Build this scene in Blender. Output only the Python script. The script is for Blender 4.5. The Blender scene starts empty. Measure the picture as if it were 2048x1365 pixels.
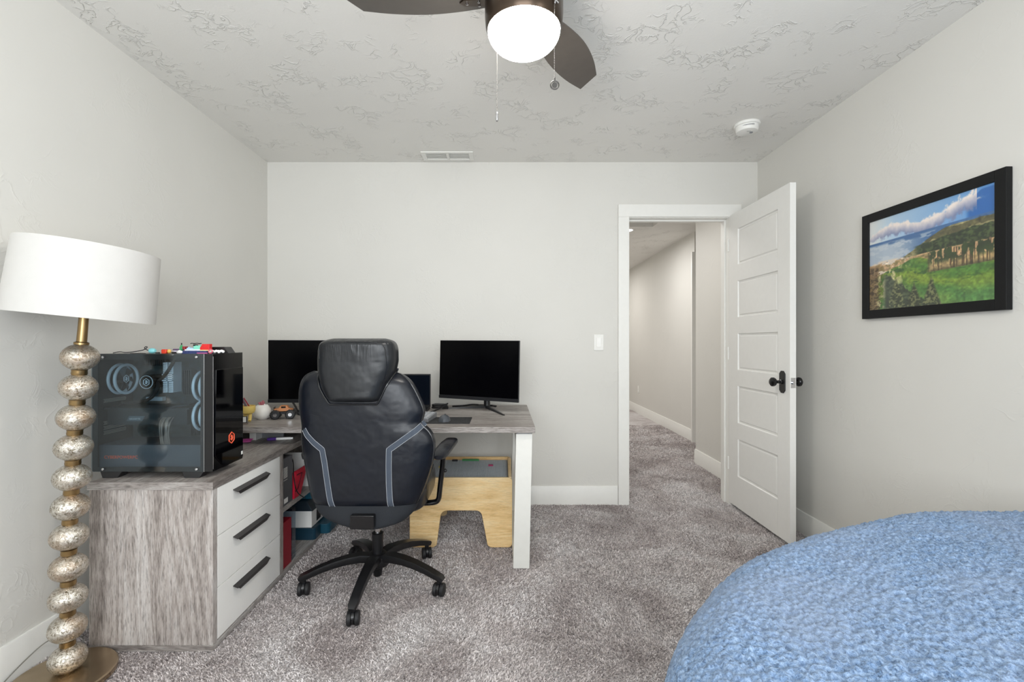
import bpy, math, random
import numpy as np
from mathutils import Vector, Matrix, Euler

C = bpy.context.scene.collection
S = bpy.context.scene
PI = math.pi
F, CX, CY, EYE = 930.0, 1007.0, 686.0, 1.15     # focal length and centre in photo pixels, eye height in metres

# ------------------------------------------------------------------ camera, world, lights, exposure
cam = bpy.data.cameras.new('camera'); camo = bpy.data.objects.new('camera', cam); C.objects.link(camo)
cam.sensor_width = 36; cam.lens = F / 2048 * 36
cam.shift_x = (1024 - CX) / 2048; cam.shift_y = (CY - 682.5) / 2048
cam.clip_start = 0.02
camo.location = (0, 0, EYE); camo.rotation_euler = (PI / 2, 0, 0)
S.camera = camo
S.view_settings.view_transform = 'Standard'; S.view_settings.look = 'None'
S.view_settings.gamma = 1; S.view_settings.use_curve_mapping = False
S.view_settings.exposure = 0.40
w = bpy.data.worlds.new('world'); S.world = w; w.use_nodes = True
w.node_tree.nodes['Background'].inputs[0].default_value = (0.80, 0.90, 1.0, 1)
w.node_tree.nodes['Background'].inputs[1].default_value = 1.5

def area(name, loc, rot, sx, sy, power, col=(1, 1, 1)):
    l = bpy.data.lights.new(name, 'AREA'); l.shape = 'RECTANGLE'; l.size = sx; l.size_y = sy
    l.energy = power; l.color = col
    o = bpy.data.objects.new(name, l); C.objects.link(o); o.location = loc; o.rotation_euler = rot
    return o
area('window_daylight', (-0.15, -1.18, 1.45), (PI / 2 + 0.30, 0, 0), 2.1, 1.3, 54, (0.95, 0.98, 1.0))
area('side_fill', (1.79, -0.45, 1.50), (0, PI / 2, 0), 1.2, 0.9, 15, (0.95, 0.98, 1.0))  # fill light added on the right wall to brighten drawers and left wall
area('hall_downlight_light', (1.35, 5.6, 2.40), (0, 0, 0), 0.5, 0.5, 13, (1.0, 0.985, 0.97))
area('hall_near_light', (0.95, 4.0, 2.40), (0, 0, 0), 0.4, 0.4, 6, (1.0, 0.98, 0.96))
area('hall_far_light', (1.2, 7.8, 2.40), (0, 0, 0), 0.5, 0.5, 14, (1.0, 0.97, 0.94))

# ------------------------------------------------------------------ helpers
def lin(c):
    return tuple(((x / 255) / 12.92 if x / 255 <= 0.04045 else ((x / 255 + 0.055) / 1.055) ** 2.4) for x in c)
def P(px, py, Y):
    return Vector(((px - CX) * Y / F, Y, EYE - (py - CY) * Y / F))

class NT:
    def __init__(self, name):
        self.m = bpy.data.materials.new(name); self.m.use_nodes = True
        self.t = self.m.node_tree; self.n = self.t.nodes
        self.b = self.n['Principled BSDF']; self.out = self.n['Material Output']
    def new(self, kind, **kw):
        x = self.n.new(kind)
        for k, v in kw.items():
            if k in x.inputs: x.inputs[k].default_value = v
            else: setattr(x, k, v)
        return x
    def link(self, a, b): self.t.links.new(a, b)
    def coords(self, scale=(1, 1, 1), rot=(0, 0, 0), which='Object', loc=(0, 0, 0)):
        tc = self.new('ShaderNodeTexCoord'); mp = self.new('ShaderNodeMapping')
        mp.inputs['Scale'].default_value = scale; mp.inputs['Rotation'].default_value = rot; mp.inputs['Location'].default_value = loc
        self.link(tc.outputs[which], mp.inputs['Vector']); return mp.outputs[0]
    def noise(self, vec, scale, detail=3, rough=0.5, dist=0.0):
        x = self.new('ShaderNodeTexNoise'); x.inputs['Scale'].default_value = scale
        x.inputs['Detail'].default_value = detail; x.inputs['Roughness'].default_value = rough; x.inputs['Distortion'].default_value = dist
        self.link(vec, x.inputs['Vector']); return x.outputs['Fac']
    def ramp(self, fac, stops, interp='LINEAR'):
        x = self.new('ShaderNodeValToRGB'); cr = x.color_ramp; cr.interpolation = interp
        while len(cr.elements) < len(stops): cr.elements.new(0.5)
        for e, (p, c) in zip(cr.elements, stops):
            e.position = p; e.color = (c, c, c, 1) if isinstance(c, (int, float)) else (*c, 1)
        self.link(fac, x.inputs[0]); return x.outputs[0]
    def bump(self, h, strength=0.3, dist=0.01, normal=None):
        x = self.new('ShaderNodeBump'); x.inputs['Strength'].default_value = strength; x.inputs['Distance'].default_value = dist
        self.link(h, x.inputs['Height'])
        if normal: self.link(normal, x.inputs['Normal'])
        return x.outputs[0]
    def math(self, op, a, b=None):
        x = self.new('ShaderNodeMath'); x.operation = op
        for i, v in enumerate((a, b)):
            if v is None: continue
            if isinstance(v, (int, float)): x.inputs[i].default_value = v
            else: self.link(v, x.inputs[i])
        return x.outputs[0]
    def mix(self, fac, a, b, blend='MIX'):
        x = self.new('ShaderNodeMixRGB'); x.blend_type = blend
        for i, v in enumerate((fac, a, b)):
            if isinstance(v, (int, float)): x.inputs[i].default_value = v
            elif isinstance(v, tuple): x.inputs[i].default_value = (*v, 1)
            else: self.link(v, x.inputs[i])
        return x.outputs[0]

def plain(name, rgb, rough=0.5, metal=0.0, spec=0.5, coat=0.0, var=0.04, vs=30, bmp=0.0, bs=200, emis=0.0):
    t = NT(name); c = lin(rgb)
    v = t.coords(); f = t.noise(v, vs, 3)
    lo = tuple(max(0, x * (1 - var)) for x in c); hi = tuple(min(1, x * (1 + var)) for x in c)
    t.link(t.ramp(f, [(0.3, lo), (0.7, hi)]), t.b.inputs['Base Color'])
    t.b.inputs['Roughness'].default_value = rough; t.b.inputs['Metallic'].default_value = metal
    t.b.inputs['Specular IOR Level'].default_value = spec; t.b.inputs['Coat Weight'].default_value = coat
    if bmp: t.link(t.bump(t.noise(v, bs, 2), bmp, 0.002), t.b.inputs['Normal'])
    if emis:
        t.b.inputs['Emission Color'].default_value = (*c, 1); t.b.inputs['Emission Strength'].default_value = emis
    return t.m

def wall_mat(name, rgb, ridge=0.25, scale=1.0):
    t = NT(name); c = lin(rgb); v = t.coords()
    t.link(t.ramp(t.noise(v, 2.0, 2), [(0.3, tuple(x * .985 for x in c)), (0.7, tuple(min(1, x * 1.015) for x in c))]), t.b.inputs['Base Color'])
    t.b.inputs['Roughness'].default_value = 0.62; t.b.inputs['Specular IOR Level'].default_value = 0.35
    # hand-trowelled skip texture: thin curling ridges in scattered patches
    n1 = t.noise(v, 9 * scale, 4, 0.55, 0.9)
    d = t.math('ABSOLUTE', t.math('SUBTRACT', n1, 0.5))
    rid = t.ramp(d, [(0.0, 1.0), (0.018, 0.35), (0.05, 0.0)])
    mask = t.ramp(t.noise(v, 3.1 * scale, 2), [(0.50, 0.0), (0.60, 1.0)])
    h = t.math('MULTIPLY', rid, mask)
    fine = t.noise(v, 120, 2)
    h2 = t.math('ADD', h, t.math('MULTIPLY', fine, 0.10))
    t.link(t.bump(h2, ridge, 0.004), t.b.inputs['Normal'])
    return t.m

def wood_mat(name, axis, dark, mid, light, rough=0.45, board=0.07, streak=1.0, bstr=0.25, off=(0, 0, 0), pore=0.50):
    """grain runs along axis (0 x, 1 y, 2 z)"""
    t = NT(name)
    sc = [1, 1, 1]; sc[axis] = 0.10
    v = t.coords(tuple(sc), loc=off)
    # boards of slightly different tone, across the grain
    scb = [1 / board] * 3; scb[axis] = 0.02
    vb = t.coords(tuple(scb), loc=off)
    bnoise = t.noise(vb, 0.55, 1)
    # cathedral figure
    warp = t.noise(v, 3.0, 3, 0.55, 0.6)
    rings = t.math('SINE', t.math('MULTIPLY', warp, 170 * streak))
    rings = t.math('ADD', t.math('MULTIPLY', rings, 0.5), 0.5)
    fib = t.noise(v, 210, 4, 0.75, 0.3)
    scp = [1, 1, 1]; scp[axis] = 0.10
    pores = t.noise(t.coords(tuple(scp), rot=(0.0, 0.10 if axis == 2 else 0.0, 0.0)), 300, 2, 0.55)
    f = t.math('ADD', t.math('MULTIPLY', bnoise, 0.48), t.math('MULTIPLY', rings, 0.09))
    f = t.math('ADD', f, t.math('MULTIPLY', fib, 0.45))
    col = t.ramp(f, [(0.33, dark), (0.50, mid), (0.68, light)])
    pm = t.ramp(pores, [(0.34, pore), (0.48, 1.0)])
    t.link(t.mix(0.8, col, pm, 'MULTIPLY'), t.b.inputs['Base Color'])
    t.b.inputs['Roughness'].default_value = rough; t.b.inputs['Specular IOR Level'].default_value = 0.35
    t.link(t.bump(t.math('ADD', fib, pores), bstr, 0.0006), t.b.inputs['Normal'])
    return t.m

def pane_mat(name, tint=(1, 1, 1), gloss=0.03, rough=0.02):
    t = NT(name); t.n.remove(t.b)
    tr = t.new('ShaderNodeBsdfTransparent'); tr.inputs[0].default_value = (*tint, 1)
    gl = t.new('ShaderNodeBsdfGlossy'); gl.inputs['Roughness'].default_value = rough; gl.inputs['Color'].default_value = (1, 1, 1, 1)
    fr = t.new('ShaderNodeLayerWeight'); fr.inputs[0].default_value = 0.5
    k = t.math('ADD', t.math('MULTIPLY', t.math('POWER', fr.outputs['Facing'], 5.0), 0.9), gloss)
    mx = t.new('ShaderNodeMixShader'); t.link(k, mx.inputs[0]); t.link(tr.outputs[0], mx.inputs[1]); t.link(gl.outputs[0], mx.inputs[2])
    t.link(mx.outputs[0], t.out.inputs[0]); return t.m

ORIG = {}     # world position of each object's own origin
def tag(o, label=None, cat=None, group=None, kind=None):
    if label: o['label'] = label
    if cat: o['category'] = cat
    if group: o['group'] = group
    if kind: o['kind'] = kind
    return o
def thing(name, label, cat, loc, group=None):
    o = bpy.data.objects.new(name, None); o.empty_display_size = 0.05
    C.objects.link(o); o.location = loc; ORIG[o] = Vector(loc)
    return tag(o, label, cat, group)

class MB:
    def __init__(self, xf=None): self.v = []; self.f = []; self.xf = xf; self.sm = []
    def add(self, vs, fs, smooth=False):
        b = len(self.v)
        for p in vs:
            p = Vector(p); self.v.append(self.xf @ p if self.xf else p)
        for f in fs: self.f.append([b + i for i in f]); self.sm.append(smooth)
        return self
    def box(self, x0, x1, y0, y1, z0, z1, rot=None, piv=None):
        vs = [Vector((x, y, z)) for z in (z0, z1) for y in (y0, y1) for x in (x0, x1)]
        if rot is not None:
            piv = Vector(piv) if piv else Vector(((x0 + x1) / 2, (y0 + y1) / 2, (z0 + z1) / 2))
            R = Euler(rot).to_matrix(); vs = [piv + R @ (p - piv) for p in vs]
        return self.add(vs, [(0, 2, 3, 1), (4, 5, 7, 6), (0, 1, 5, 4), (2, 6, 7, 3), (0, 4, 6, 2), (1, 3, 7, 5)])
    def ring_stack(self, rings, cap=True, smooth=True, close=False):
        n = len(rings[0]); vs = [p for r in rings for p in r]; fs = []
        for i in range(len(rings) - (0 if close else 1)):
            a = i * n; b = ((i + 1) % len(rings)) * n
            for j in range(n): k = (j + 1) % n; fs.append((a + j, a + k, b + k, b + j))
        if cap and not close:
            fs.append(tuple(range(n - 1, -1, -1))); fs.append(tuple((len(rings) - 1) * n + j for j in range(n)))
        return self.add(vs, fs, smooth)
    def lathe(self, prof, c=(0, 0, 0), axis=(0, 0, 1), n=24, sx=1, sy=1):
        a = Vector(axis).normalized(); q = Vector((0, 0, 1)).rotation_difference(a).to_matrix()
        c = Vector(c); rings = []
        for r, z in prof:
            rings.append([c + q @ Vector((r * sx * math.cos(2 * PI * j / n), r * sy * math.sin(2 * PI * j / n), z)) for j in range(n)])
        return self.ring_stack(rings)
    def cyl(self, p0, p1, r, r1=None, n=16):
        p0, p1 = Vector(p0), Vector(p1); L = (p1 - p0).length
        return self.lathe([(r, 0), (r if r1 is None else r1, L)], p0, p1 - p0, n)
    def tube(self, pts, r, n=8, close=False, rs=None):
        pts = [Vector(p) for p in pts]; rings = []; up = None; m = len(pts)
        for i, p in enumerate(pts):
            if close: d = pts[(i + 1) % m] - pts[i - 1]
            else: d = pts[min(i + 1, m - 1)] - pts[max(i - 1, 0)]
            if d.length < 1e-9: d = Vector((0, 0, 1))
            d.normalize()
            if up is None:
                up = Vector((0, 0, 1)) if abs(d.z) < 0.9 else Vector((1, 0, 0))
            s = d.cross(up)
            if s.length < 1e-5: s = d.cross(Vector((1, 0.3, 0)))
            s.normalize(); up = s.cross(d).normalized()
            rr = rs[i] if rs else r
            rings.append([p + rr * (math.cos(2 * PI * j / n) * s + math.sin(2 * PI * j / n) * up) for j in range(n)])
        return self.ring_stack(rings, close=close)
    def sweep(self, pts, sec, side=Vector((1, 0, 0)), scales=None):
        """sec: 2d outline (side, up) carried along pts, 'side' kept fixed"""
        rings = []; m = len(pts); side = Vector(side).normalized()
        for i in range(m):
            d = (Vector(pts[min(i + 1, m - 1)]) - Vector(pts[max(i - 1, 0)])).normalized()
            up = side.cross(d).normalized(); k = scales[i] if scales else (1, 1)
            rings.append([Vector(pts[i]) + side * a * k[0] + up * b * k[1] for a, b in sec])
        return self.ring_stack(rings)
    def ball(self, c, r, n=16, m=10, sx=1, sy=1, sz=1, axis=(0, 0, 1)):
        prof = [(max(1e-5, r * math.sin(PI * i / m)), -r * sz * math.cos(PI * i / m)) for i in range(m + 1)]
        return self.lathe(prof, c, axis, n, sx, sy)
    def prism(self, outline, d, origin=(0, 0, 0), ux=(1, 0, 0), uy=(0, 0, 1), un=(0, 1, 0), smooth=False):
        o, ux, uy, un = map(Vector, (origin, ux, uy, un)); n = len(outline)
        a = [o + ux * p + uy * q for p, q in outline]; b = [p + un * d for p in a]
        fs = [tuple(range(n - 1, -1, -1)), tuple(range(n, 2 * n))] + [(j, (j + 1) % n, n + (j + 1) % n, n + j) for j in range(n)]
        self.add(a + b, fs[:2], False); bb = len(self.v) - 2 * n
        for f in fs[2:]: self.f.append([bb + i for i in f]); self.sm.append(smooth)
        return self
    def build(self, name, mat, parent=None, origin=None, bevel=0, seg=2, angle=35, sub=0):
        me = bpy.data.meshes.new(name)
        if parent is not None: o0 = ORIG[parent]
        elif origin is not None: o0 = Vector(origin)
        else:
            xs = [p.x for p in self.v]; ys = [p.y for p in self.v]; zs = [p.z for p in self.v]
            o0 = Vector(((min(xs) + max(xs)) / 2, (min(ys) + max(ys)) / 2, min(zs)))
        me.from_pydata([p - o0 for p in self.v], [], self.f)
        me.polygons.foreach_set('use_smooth', [s or bevel > 0 for s in self.sm])
        me.validate(); me.update()
        # consistent outward normals
        import bmesh
        bm = bmesh.new(); bm.from_mesh(me); bmesh.ops.recalc_face_normals(bm, faces=bm.faces); bm.to_mesh(me); bm.free()
        me.set_sharp_from_angle(angle=math.radians(angle))
        me.materials.append(mat)
        o = bpy.data.objects.new(name, me); C.objects.link(o)
        if parent is not None: o.parent = parent; ORIG[o] = Vector(o0)
        else: o.location = o0; ORIG[o] = Vector(o0)
        if bevel:
            md = o.modifiers.new('bevel', 'BEVEL'); md.width = bevel; md.segments = seg; md.limit_method = 'ANGLE'
            md.angle_limit = math.radians(40); md.harden_normals = True
        if sub:
            md = o.modifiers.new('sub', 'SUBSURF'); md.levels = sub; md.render_levels = sub
        return o

def rbox(x0, x1, y0, y1, z0, z1, r, n=4):
    """outline points of rounded rectangle x,y"""
    out = []
    for cx, cy, a0 in ((x1 - r, y1 - r, 0), (x0 + r, y1 - r, PI / 2), (x0 + r, y0 + r, PI), (x1 - r, y0 + r, 1.5 * PI)):
        for i in range(n + 1):
            a = a0 + PI / 2 * i / n; out.append((cx + r * math.cos(a), cy + r * math.sin(a)))
    return out
def rrect(x0, x1, y0, y1, r, n=4): return rbox(x0, x1, y0, y1, 0, 0, r, n)

def text_part(txt, size, mat, xf, parent, name='lettering', depth=0.0004, spacing=1.0, label=None, bold=0.0):
    cu = bpy.data.curves.new(name, 'FONT'); cu.body = txt; cu.size = size; cu.extrude = depth; cu.space_character = spacing
    cu.align_x = 'LEFT'; cu.offset = bold; cu.resolution_u = 3
    tmp = bpy.data.objects.new(name, cu); C.objects.link(tmp)
    dg = bpy.context.evaluated_depsgraph_get(); me = bpy.data.meshes.new_from_object(tmp.evaluated_get(dg))
    bpy.data.objects.remove(tmp); bpy.data.curves.remove(cu)
    me.transform(Matrix.Translation(-ORIG[parent]) @ xf); me.materials.clear(); me.materials.append(mat); me.name = name
    o = bpy.data.objects.new(name, me); C.objects.link(o); o.parent = parent; ORIG[o] = ORIG[parent].copy()
    if label: o['label'] = label
    return o

def smooth(pts, it=2, closed=False):
    pts = [Vector(p) for p in pts]
    for _ in range(it):
        q = [pts[0]] if not closed else []
        for a, b_ in zip(pts[:-1], pts[1:]): q += [a * .75 + b_ * .25, a * .25 + b_ * .75]
        if closed: q += [pts[-1] * .75 + pts[0] * .25, pts[-1] * .25 + pts[0] * .75]
        else: q.append(pts[-1])
        pts = q
    return pts
# numpy value noise
def vnoise(x, y, seed=0):
    r = np.random.RandomState(seed); g = r.rand(256, 256)
    xi = np.floor(x).astype(int); yi = np.floor(y).astype(int); fx = x - xi; fy = y - yi
    fx = fx * fx * (3 - 2 * fx); fy = fy * fy * (3 - 2 * fy)
    a = g[xi % 256, yi % 256]; b = g[(xi + 1) % 256, yi % 256]; c = g[xi % 256, (yi + 1) % 256]; d = g[(xi + 1) % 256, (yi + 1) % 256]
    return (a * (1 - fx) + b * fx) * (1 - fy) + (c * (1 - fx) + d * fx) * fy
def fbm(x, y, o=4, seed=0):
    s = 0; a = 0.5; t = 0
    for i in range(o): s = s + a * vnoise(x * 2 ** i, y * 2 ** i, seed + i); t += a; a *= 0.55
    return s / t

# ------------------------------------------------------------------ materials
M = {}
M['wall'] = wall_mat('painted_wall', (220, 218, 212), 0.20)
M['ceiling'] = wall_mat('painted_ceiling', (238, 236, 231), 0.8, 1.7)
M['trim'] = plain('white_trim', (238, 237, 232), 0.35, var=0.01)
M['door'] = plain('white_door', (234, 233, 229), 0.38, var=0.01)
M['dark_gap'] = plain('dark_void', (40, 40, 40), 0.8)
GD, GM, GL = lin((96, 88, 84)), lin((150, 143, 138)), lin((192, 188, 184))
M['wood_x'] = wood_mat('grey_oak_lengthwise', 0, GD, GM, GL)
M['wood_y'] = wood_mat('grey_oak_depthwise', 1, GD, GM, GL)
M['wood_z'] = wood_mat('grey_oak_upright', 2, lin((112, 103, 98)), lin((170, 161, 155)), lin((206, 201, 197)), board=0.06, streak=0.8)
M['bamboo'] = wood_mat('pale_bamboo', 0, lin((208, 166, 106)), lin((238, 204, 148)), lin((248, 224, 178)), board=0.05, streak=0.7, bstr=0.1, pore=0.84)
M['white_lac'] = plain('white_lacquer', (251, 250, 246), 0.28, var=0.01)
M['off_white'] = plain('off_white_board', (226, 225, 219), 0.4, var=0.015)
M['gun'] = plain('gunmetal_handle', (74, 72, 72), 0.4, 0.5)
M['blackpl'] = plain('black_plastic', (24, 24, 26), 0.32, var=0.1)
M['blackgl'] = plain('gloss_black_plastic', (14, 14, 16), 0.14, var=0.05)
M['blackmt'] = plain('matt_black', (28, 28, 30), 0.6, var=0.1)
M['screen'] = plain('dark_screen', (3, 3, 5), 0.22, spec=0.12, var=0.02)
M['bezel'] = plain('monitor_bezel', (30, 31, 34), 0.35)
M['chrome'] = plain('chrome', (210, 210, 212), 0.12, 1.0)
M['chain'] = plain('nickel_chain', (84, 82, 80), 0.45, 0.7)
M['silver'] = plain('silver_plastic', (150, 152, 156), 0.35, 0.4)
M['brass'] = plain('antique_brass', (158, 132, 92), 0.28, 1.0, var=0.08)
M['basemetal'] = plain('bronzed_base', (178, 160, 134), 0.26, 1.0, var=0.10, vs=9)
M['shade'] = plain('white_linen_shade', (204, 202, 198), 0.85, var=0.01, bmp=0.15, bs=900)
M['bronze'] = plain('dark_bronze', (74, 62, 52), 0.30, 0.85)
M['blade'] = plain('fan_blade_brown', (86, 80, 74), 0.42, var=0.05)
M['lampglass'] = None
t = NT('lit_opal_glass'); t.b.inputs['Base Color'].default_value = (1, 1, 1, 1)
t.b.inputs['Emission Color'].default_value = (1.0, 0.95, 0.88, 1); t.b.inputs['Emission Strength'].default_value = 48.0; M['opal'] = t.m
t = NT('lit_downlight'); t.b.inputs['Emission Color'].default_value = (1.0, 0.97, 0.92, 1); t.b.inputs['Emission Strength'].default_value = 5.0; M['downlight'] = t.m

def leather(name, rgb, rough, wr=0.0):
    t = NT(name); v = t.coords(); c = lin(rgb)
    t.link(t.ramp(t.noise(v, 7, 3), [(0.3, tuple(x * .8 for x in c)), (0.7, tuple(x * 1.2 for x in c))]), t.b.inputs['Base Color'])
    t.b.inputs['Roughness'].default_value = rough; t.b.inputs['Specular IOR Level'].default_value = 0.42
    n = t.bump(t.noise(v, 420, 2), 0.18, 0.001)
    n = t.bump(t.noise(v, 12, 2), 0.25, 0.02, n)
    if wr:
        vv = t.coords((1, 1, 0.16)); sx_ = t.new('ShaderNodeSeparateXYZ'); t.link(v, sx_.inputs[0])
        mk = t.ramp(t.math('MULTIPLY', t.math('SUBTRACT', sx_.outputs[2], 1.02), 7.0), [(0.35, 0.05), (0.95, 1.0)])
        n = t.bump(t.math('MULTIPLY', t.noise(vv, 46, 2, 0.5, 0.4), mk), wr, 0.012, n)
    t.link(n, t.b.inputs['Normal']); return t.m
M['leather'] = leather('black_navy_leather', (10, 15, 25), 0.33)
M['leather2'] = leather('black_headrest_leather', (30, 32, 35), 0.33, 0.45)
M['hem'] = plain('dark_slate_fabric', (26, 30, 36), 0.75, bmp=0.3, bs=600)
M['band'] = plain('slate_blue_fabric', (66, 74, 86), 0.85, bmp=0.4, bs=500)
M['thread'] = plain('pale_thread', (205, 210, 215), 0.7)
M['piping'] = plain('black_piping', (26, 27, 30), 0.22)

# mercury glass
t = NT('speckled_mercury_glass'); v = t.coords()
sp = t.noise(v, 95, 5, 0.8, 1.4); patch = t.noise(v, 14, 3)
col = t.ramp(sp, [(0.34, lin((56, 50, 42))), (0.43, lin((160, 150, 130))), (0.50, lin((226, 220, 208))), (0.70, lin((238, 236, 230)))])
col = t.mix(t.ramp(patch, [(0.45, 0.0), (0.68, 0.55)]), col, lin((190, 150, 108)))
t.link(col, t.b.inputs['Base Color']); t.b.inputs['Metallic'].default_value = 0.85
t.link(t.ramp(sp, [(0.35, 0.45), (0.6, 0.16)]), t.b.inputs['Roughness'])
t.b.inputs['Coat Weight'].default_value = 0.8; t.b.inputs['Coat Roughness'].default_value = 0.05
t.link(t.bump(sp, 0.45, 0.004), t.b.inputs['Normal'])
tr = t.new('ShaderNodeBsdfTransparent'); tr.inputs[0].default_value = (0.96, 0.94, 0.90, 1)
mx = t.new('ShaderNodeMixShader'); t.link(t.ramp(sp, [(0.40, 0.42), (0.56, 0.12)]), mx.inputs[0])
t.link(t.b.outputs[0], mx.inputs[1]); t.link(tr.outputs[0], mx.inputs[2]); t.link(mx.outputs[0], t.out.inputs[0])
M['mercury'] = t.m

# carpet
def carpet_mat(name, pile):
    t = NT(name); tc = t.new('ShaderNodeTexCoord'); v = tc.outputs['Object']
    big = t.noise(v, 2.2, 3, 0.6, 0.8); fine = t.noise(v, 150, 3, 0.7)
    c = t.ramp(big, [(0.38, lin((202, 192, 190))), (0.50, lin((226, 218, 216))), (0.64, lin((244, 239, 238)))])
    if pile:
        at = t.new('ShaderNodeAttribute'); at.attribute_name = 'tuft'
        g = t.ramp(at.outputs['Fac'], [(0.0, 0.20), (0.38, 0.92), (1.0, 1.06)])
    else: g = t.ramp(fine, [(0.32, 0.30), (0.52, 0.8), (0.7, 1.05)])
    t.link(t.mix(1.0, c, g, 'MULTIPLY'), t.b.inputs['Base Color'])
    t.b.inputs['Roughness'].default_value = 0.95; t.b.inputs['Specular IOR Level'].default_value = 0.1
    if not pile: t.link(t.bump(fine, 0.8, 0.01), t.b.inputs['Normal'])
    return t.m
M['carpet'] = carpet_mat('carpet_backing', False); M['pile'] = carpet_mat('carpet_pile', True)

# ------------------------------------------------------------------ room shell
XL, XR, YB, YF, ZC = -1.686, 1.814, 3.32, -1.2, 2.44
WT = 0.115
def struct(o): o['kind'] = 'structure'; return o
FZ = -0.006
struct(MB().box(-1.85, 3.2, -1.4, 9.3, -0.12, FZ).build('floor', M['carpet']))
struct(MB().box(XL - WT, XL, YF, YB + WT, FZ, ZC).build('wall_left', M['wall']))
struct(MB().box(XR, XR + 0.035, YF, YB, FZ, ZC).build('wall_right', M['wall']))
DX0, DX1, DZ = 0.880, 1.622, 2.052     # rough opening
b = MB().box(XL, DX0, YB, YB + WT, FZ, ZC).box(DX1, XR + 0.035, YB, YB + WT, FZ, ZC).box(DX0, DX1, YB, YB + WT, DZ, ZC)
struct(b.build('wall_back', M['wall']))
# wall behind the camera with a window; made-up frame around the right-wall fill light
b = MB().box(XL - WT, -1.25, YF - WT, YF, FZ, ZC).box(0.95, XR + 0.035, YF - WT, YF, FZ, ZC)
b.box(-1.25, 0.95, YF - WT, YF, FZ, 0.78).box(-1.25, 0.95, YF - WT, YF, 2.12, ZC)
struct(b.build('wall_front', M['wall']))
wf = MB()
for x0, x1, z0, z1 in ((-1.25, -1.20, .78, 2.12), (.90, .95, .78, 2.12), (-.175, -.125, .83, 2.07), (-1.2, .90, .78, .83), (-1.2, .90, 2.07, 2.12)):
    wf.box(x0, x1, YF - .08, YF - .02, z0, z1)
struct(wf.build('window_1', M['trim'], bevel=0.003))
wf = MB()
for y0, y1, z0, z1 in ((-.98, -.92, .84, 2.16), (.02, .08, .84, 2.16), (-.92, .02, .84, .89), (-.92, .02, 2.11, 2.16)): wf.box(XR - .03, XR, y0, y1, z0, z1)
struct(wf.build('side_fill_frame', M['trim'], bevel=0.003))  # no real window: frame added around the unseen side fill light
# ceiling in two pieces: room, and hall with its raised well
HX0, HX1, HY0, HY1 = 0.95, 1.66, 4.45, 5.17
b = MB().box(XL - WT, XR + 0.035, YF - WT, YB + WT, ZC, ZC + 0.1)
struct(b.build('ceiling', M['ceiling']))
b = MB().box(0.1, HX0, YB + WT, 9.3, ZC, ZC + 0.1).box(HX1, 3.2, YB + WT, 9.3, ZC, ZC + 0.1)
b.box(HX0, HX1, YB + WT, HY0, ZC, ZC + 0.1).box(HX0, HX1, HY1, 9.3, ZC, ZC + 0.1)
b.box(HX0 - .03, HX1 + .03, HY0 - .03, HY1 + .03, ZC + .35, ZC + .4)
b.box(HX0 - .03, HX0, HY0 - .03, HY1 + .03, ZC + .1, ZC + .35).box(HX1, HX1 + .03, HY0 - .03, HY1 + .03, ZC + .1, ZC + .35)
b.box(HX0, HX1, HY0 - .03, HY0, ZC + .1, ZC + .35).box(HX0, HX1, HY1, HY1 + .03, ZC + .1, ZC + .35)
struct(b.build('ceiling_hall', M['ceiling']))
# hall walls
struct(MB().box(0.25, 0.35, YB + WT, 9.2, FZ, ZC).build('wall_hall_left', M['wall']))
struct(MB().box(1.85, 1.97, YB + WT, 4.475, FZ, ZC).build('wall_hall_near_right', M['wall']))
struct(MB().box(2.215, 2.33, 5.39, 9.1, FZ, ZC).build('wall_hall_right', M['wall']))
struct(MB().box(0.25, 3.0, 9.1, 9.2, FZ, ZC).build('wall_hall_end', M['wall']))
struct(MB().box(3.0, 3.1, 4.3, 5.6, FZ, ZC).box(1.97, 3.0, 4.36, 4.475, FZ, ZC).box(2.33, 3.0, 5.39, 5.49, FZ, ZC).build('wall_hall_side', M['wall']))
struct(MB().box(2.175, 2.235, 5.365, 5.392, FZ, 2.20).build('trim_2', M['trim'], bevel=0.002))

def baseboard(name, p0, p1, nrm, h=0.128):
    """p0-p1 along the wall, profile built out along nrm"""
    n = Vector((nrm[0], nrm[1], 0)); sec = [(0, FZ), (0.015, FZ), (0.015, h - .03), (0.011, h - .022), (0.011, h - .006), (0.008, h), (0, h)]
    p0, p1 = Vector((*p0, 0)), Vector((*p1, 0))
    r = [[q + n * a + Vector((0, 0, z)) for a, z in sec] for q in (p0, p1)]
    return struct(MB().ring_stack(r, smooth=False).build(name, M['trim']))
baseboard('baseboard_left', (XL, YF), (XL, YB), (1, 0))
baseboard('baseboard_right', (XR, YB), (XR, YF), (-1, 0))
baseboard('baseboard_back', (XL + .016, YB), (0.813, YB), (0, -1))
baseboard('baseboard_hall_near_right', (1.85, YB + WT), (1.85, 4.475), (-1, 0))
baseboard('baseboard_hall_right', (2.215, 5.40), (2.215, 9.1), (-1, 0))
baseboard('baseboard_hall_corner', (2.235, 5.39), (2.9, 5.39), (0, -1))

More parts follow.
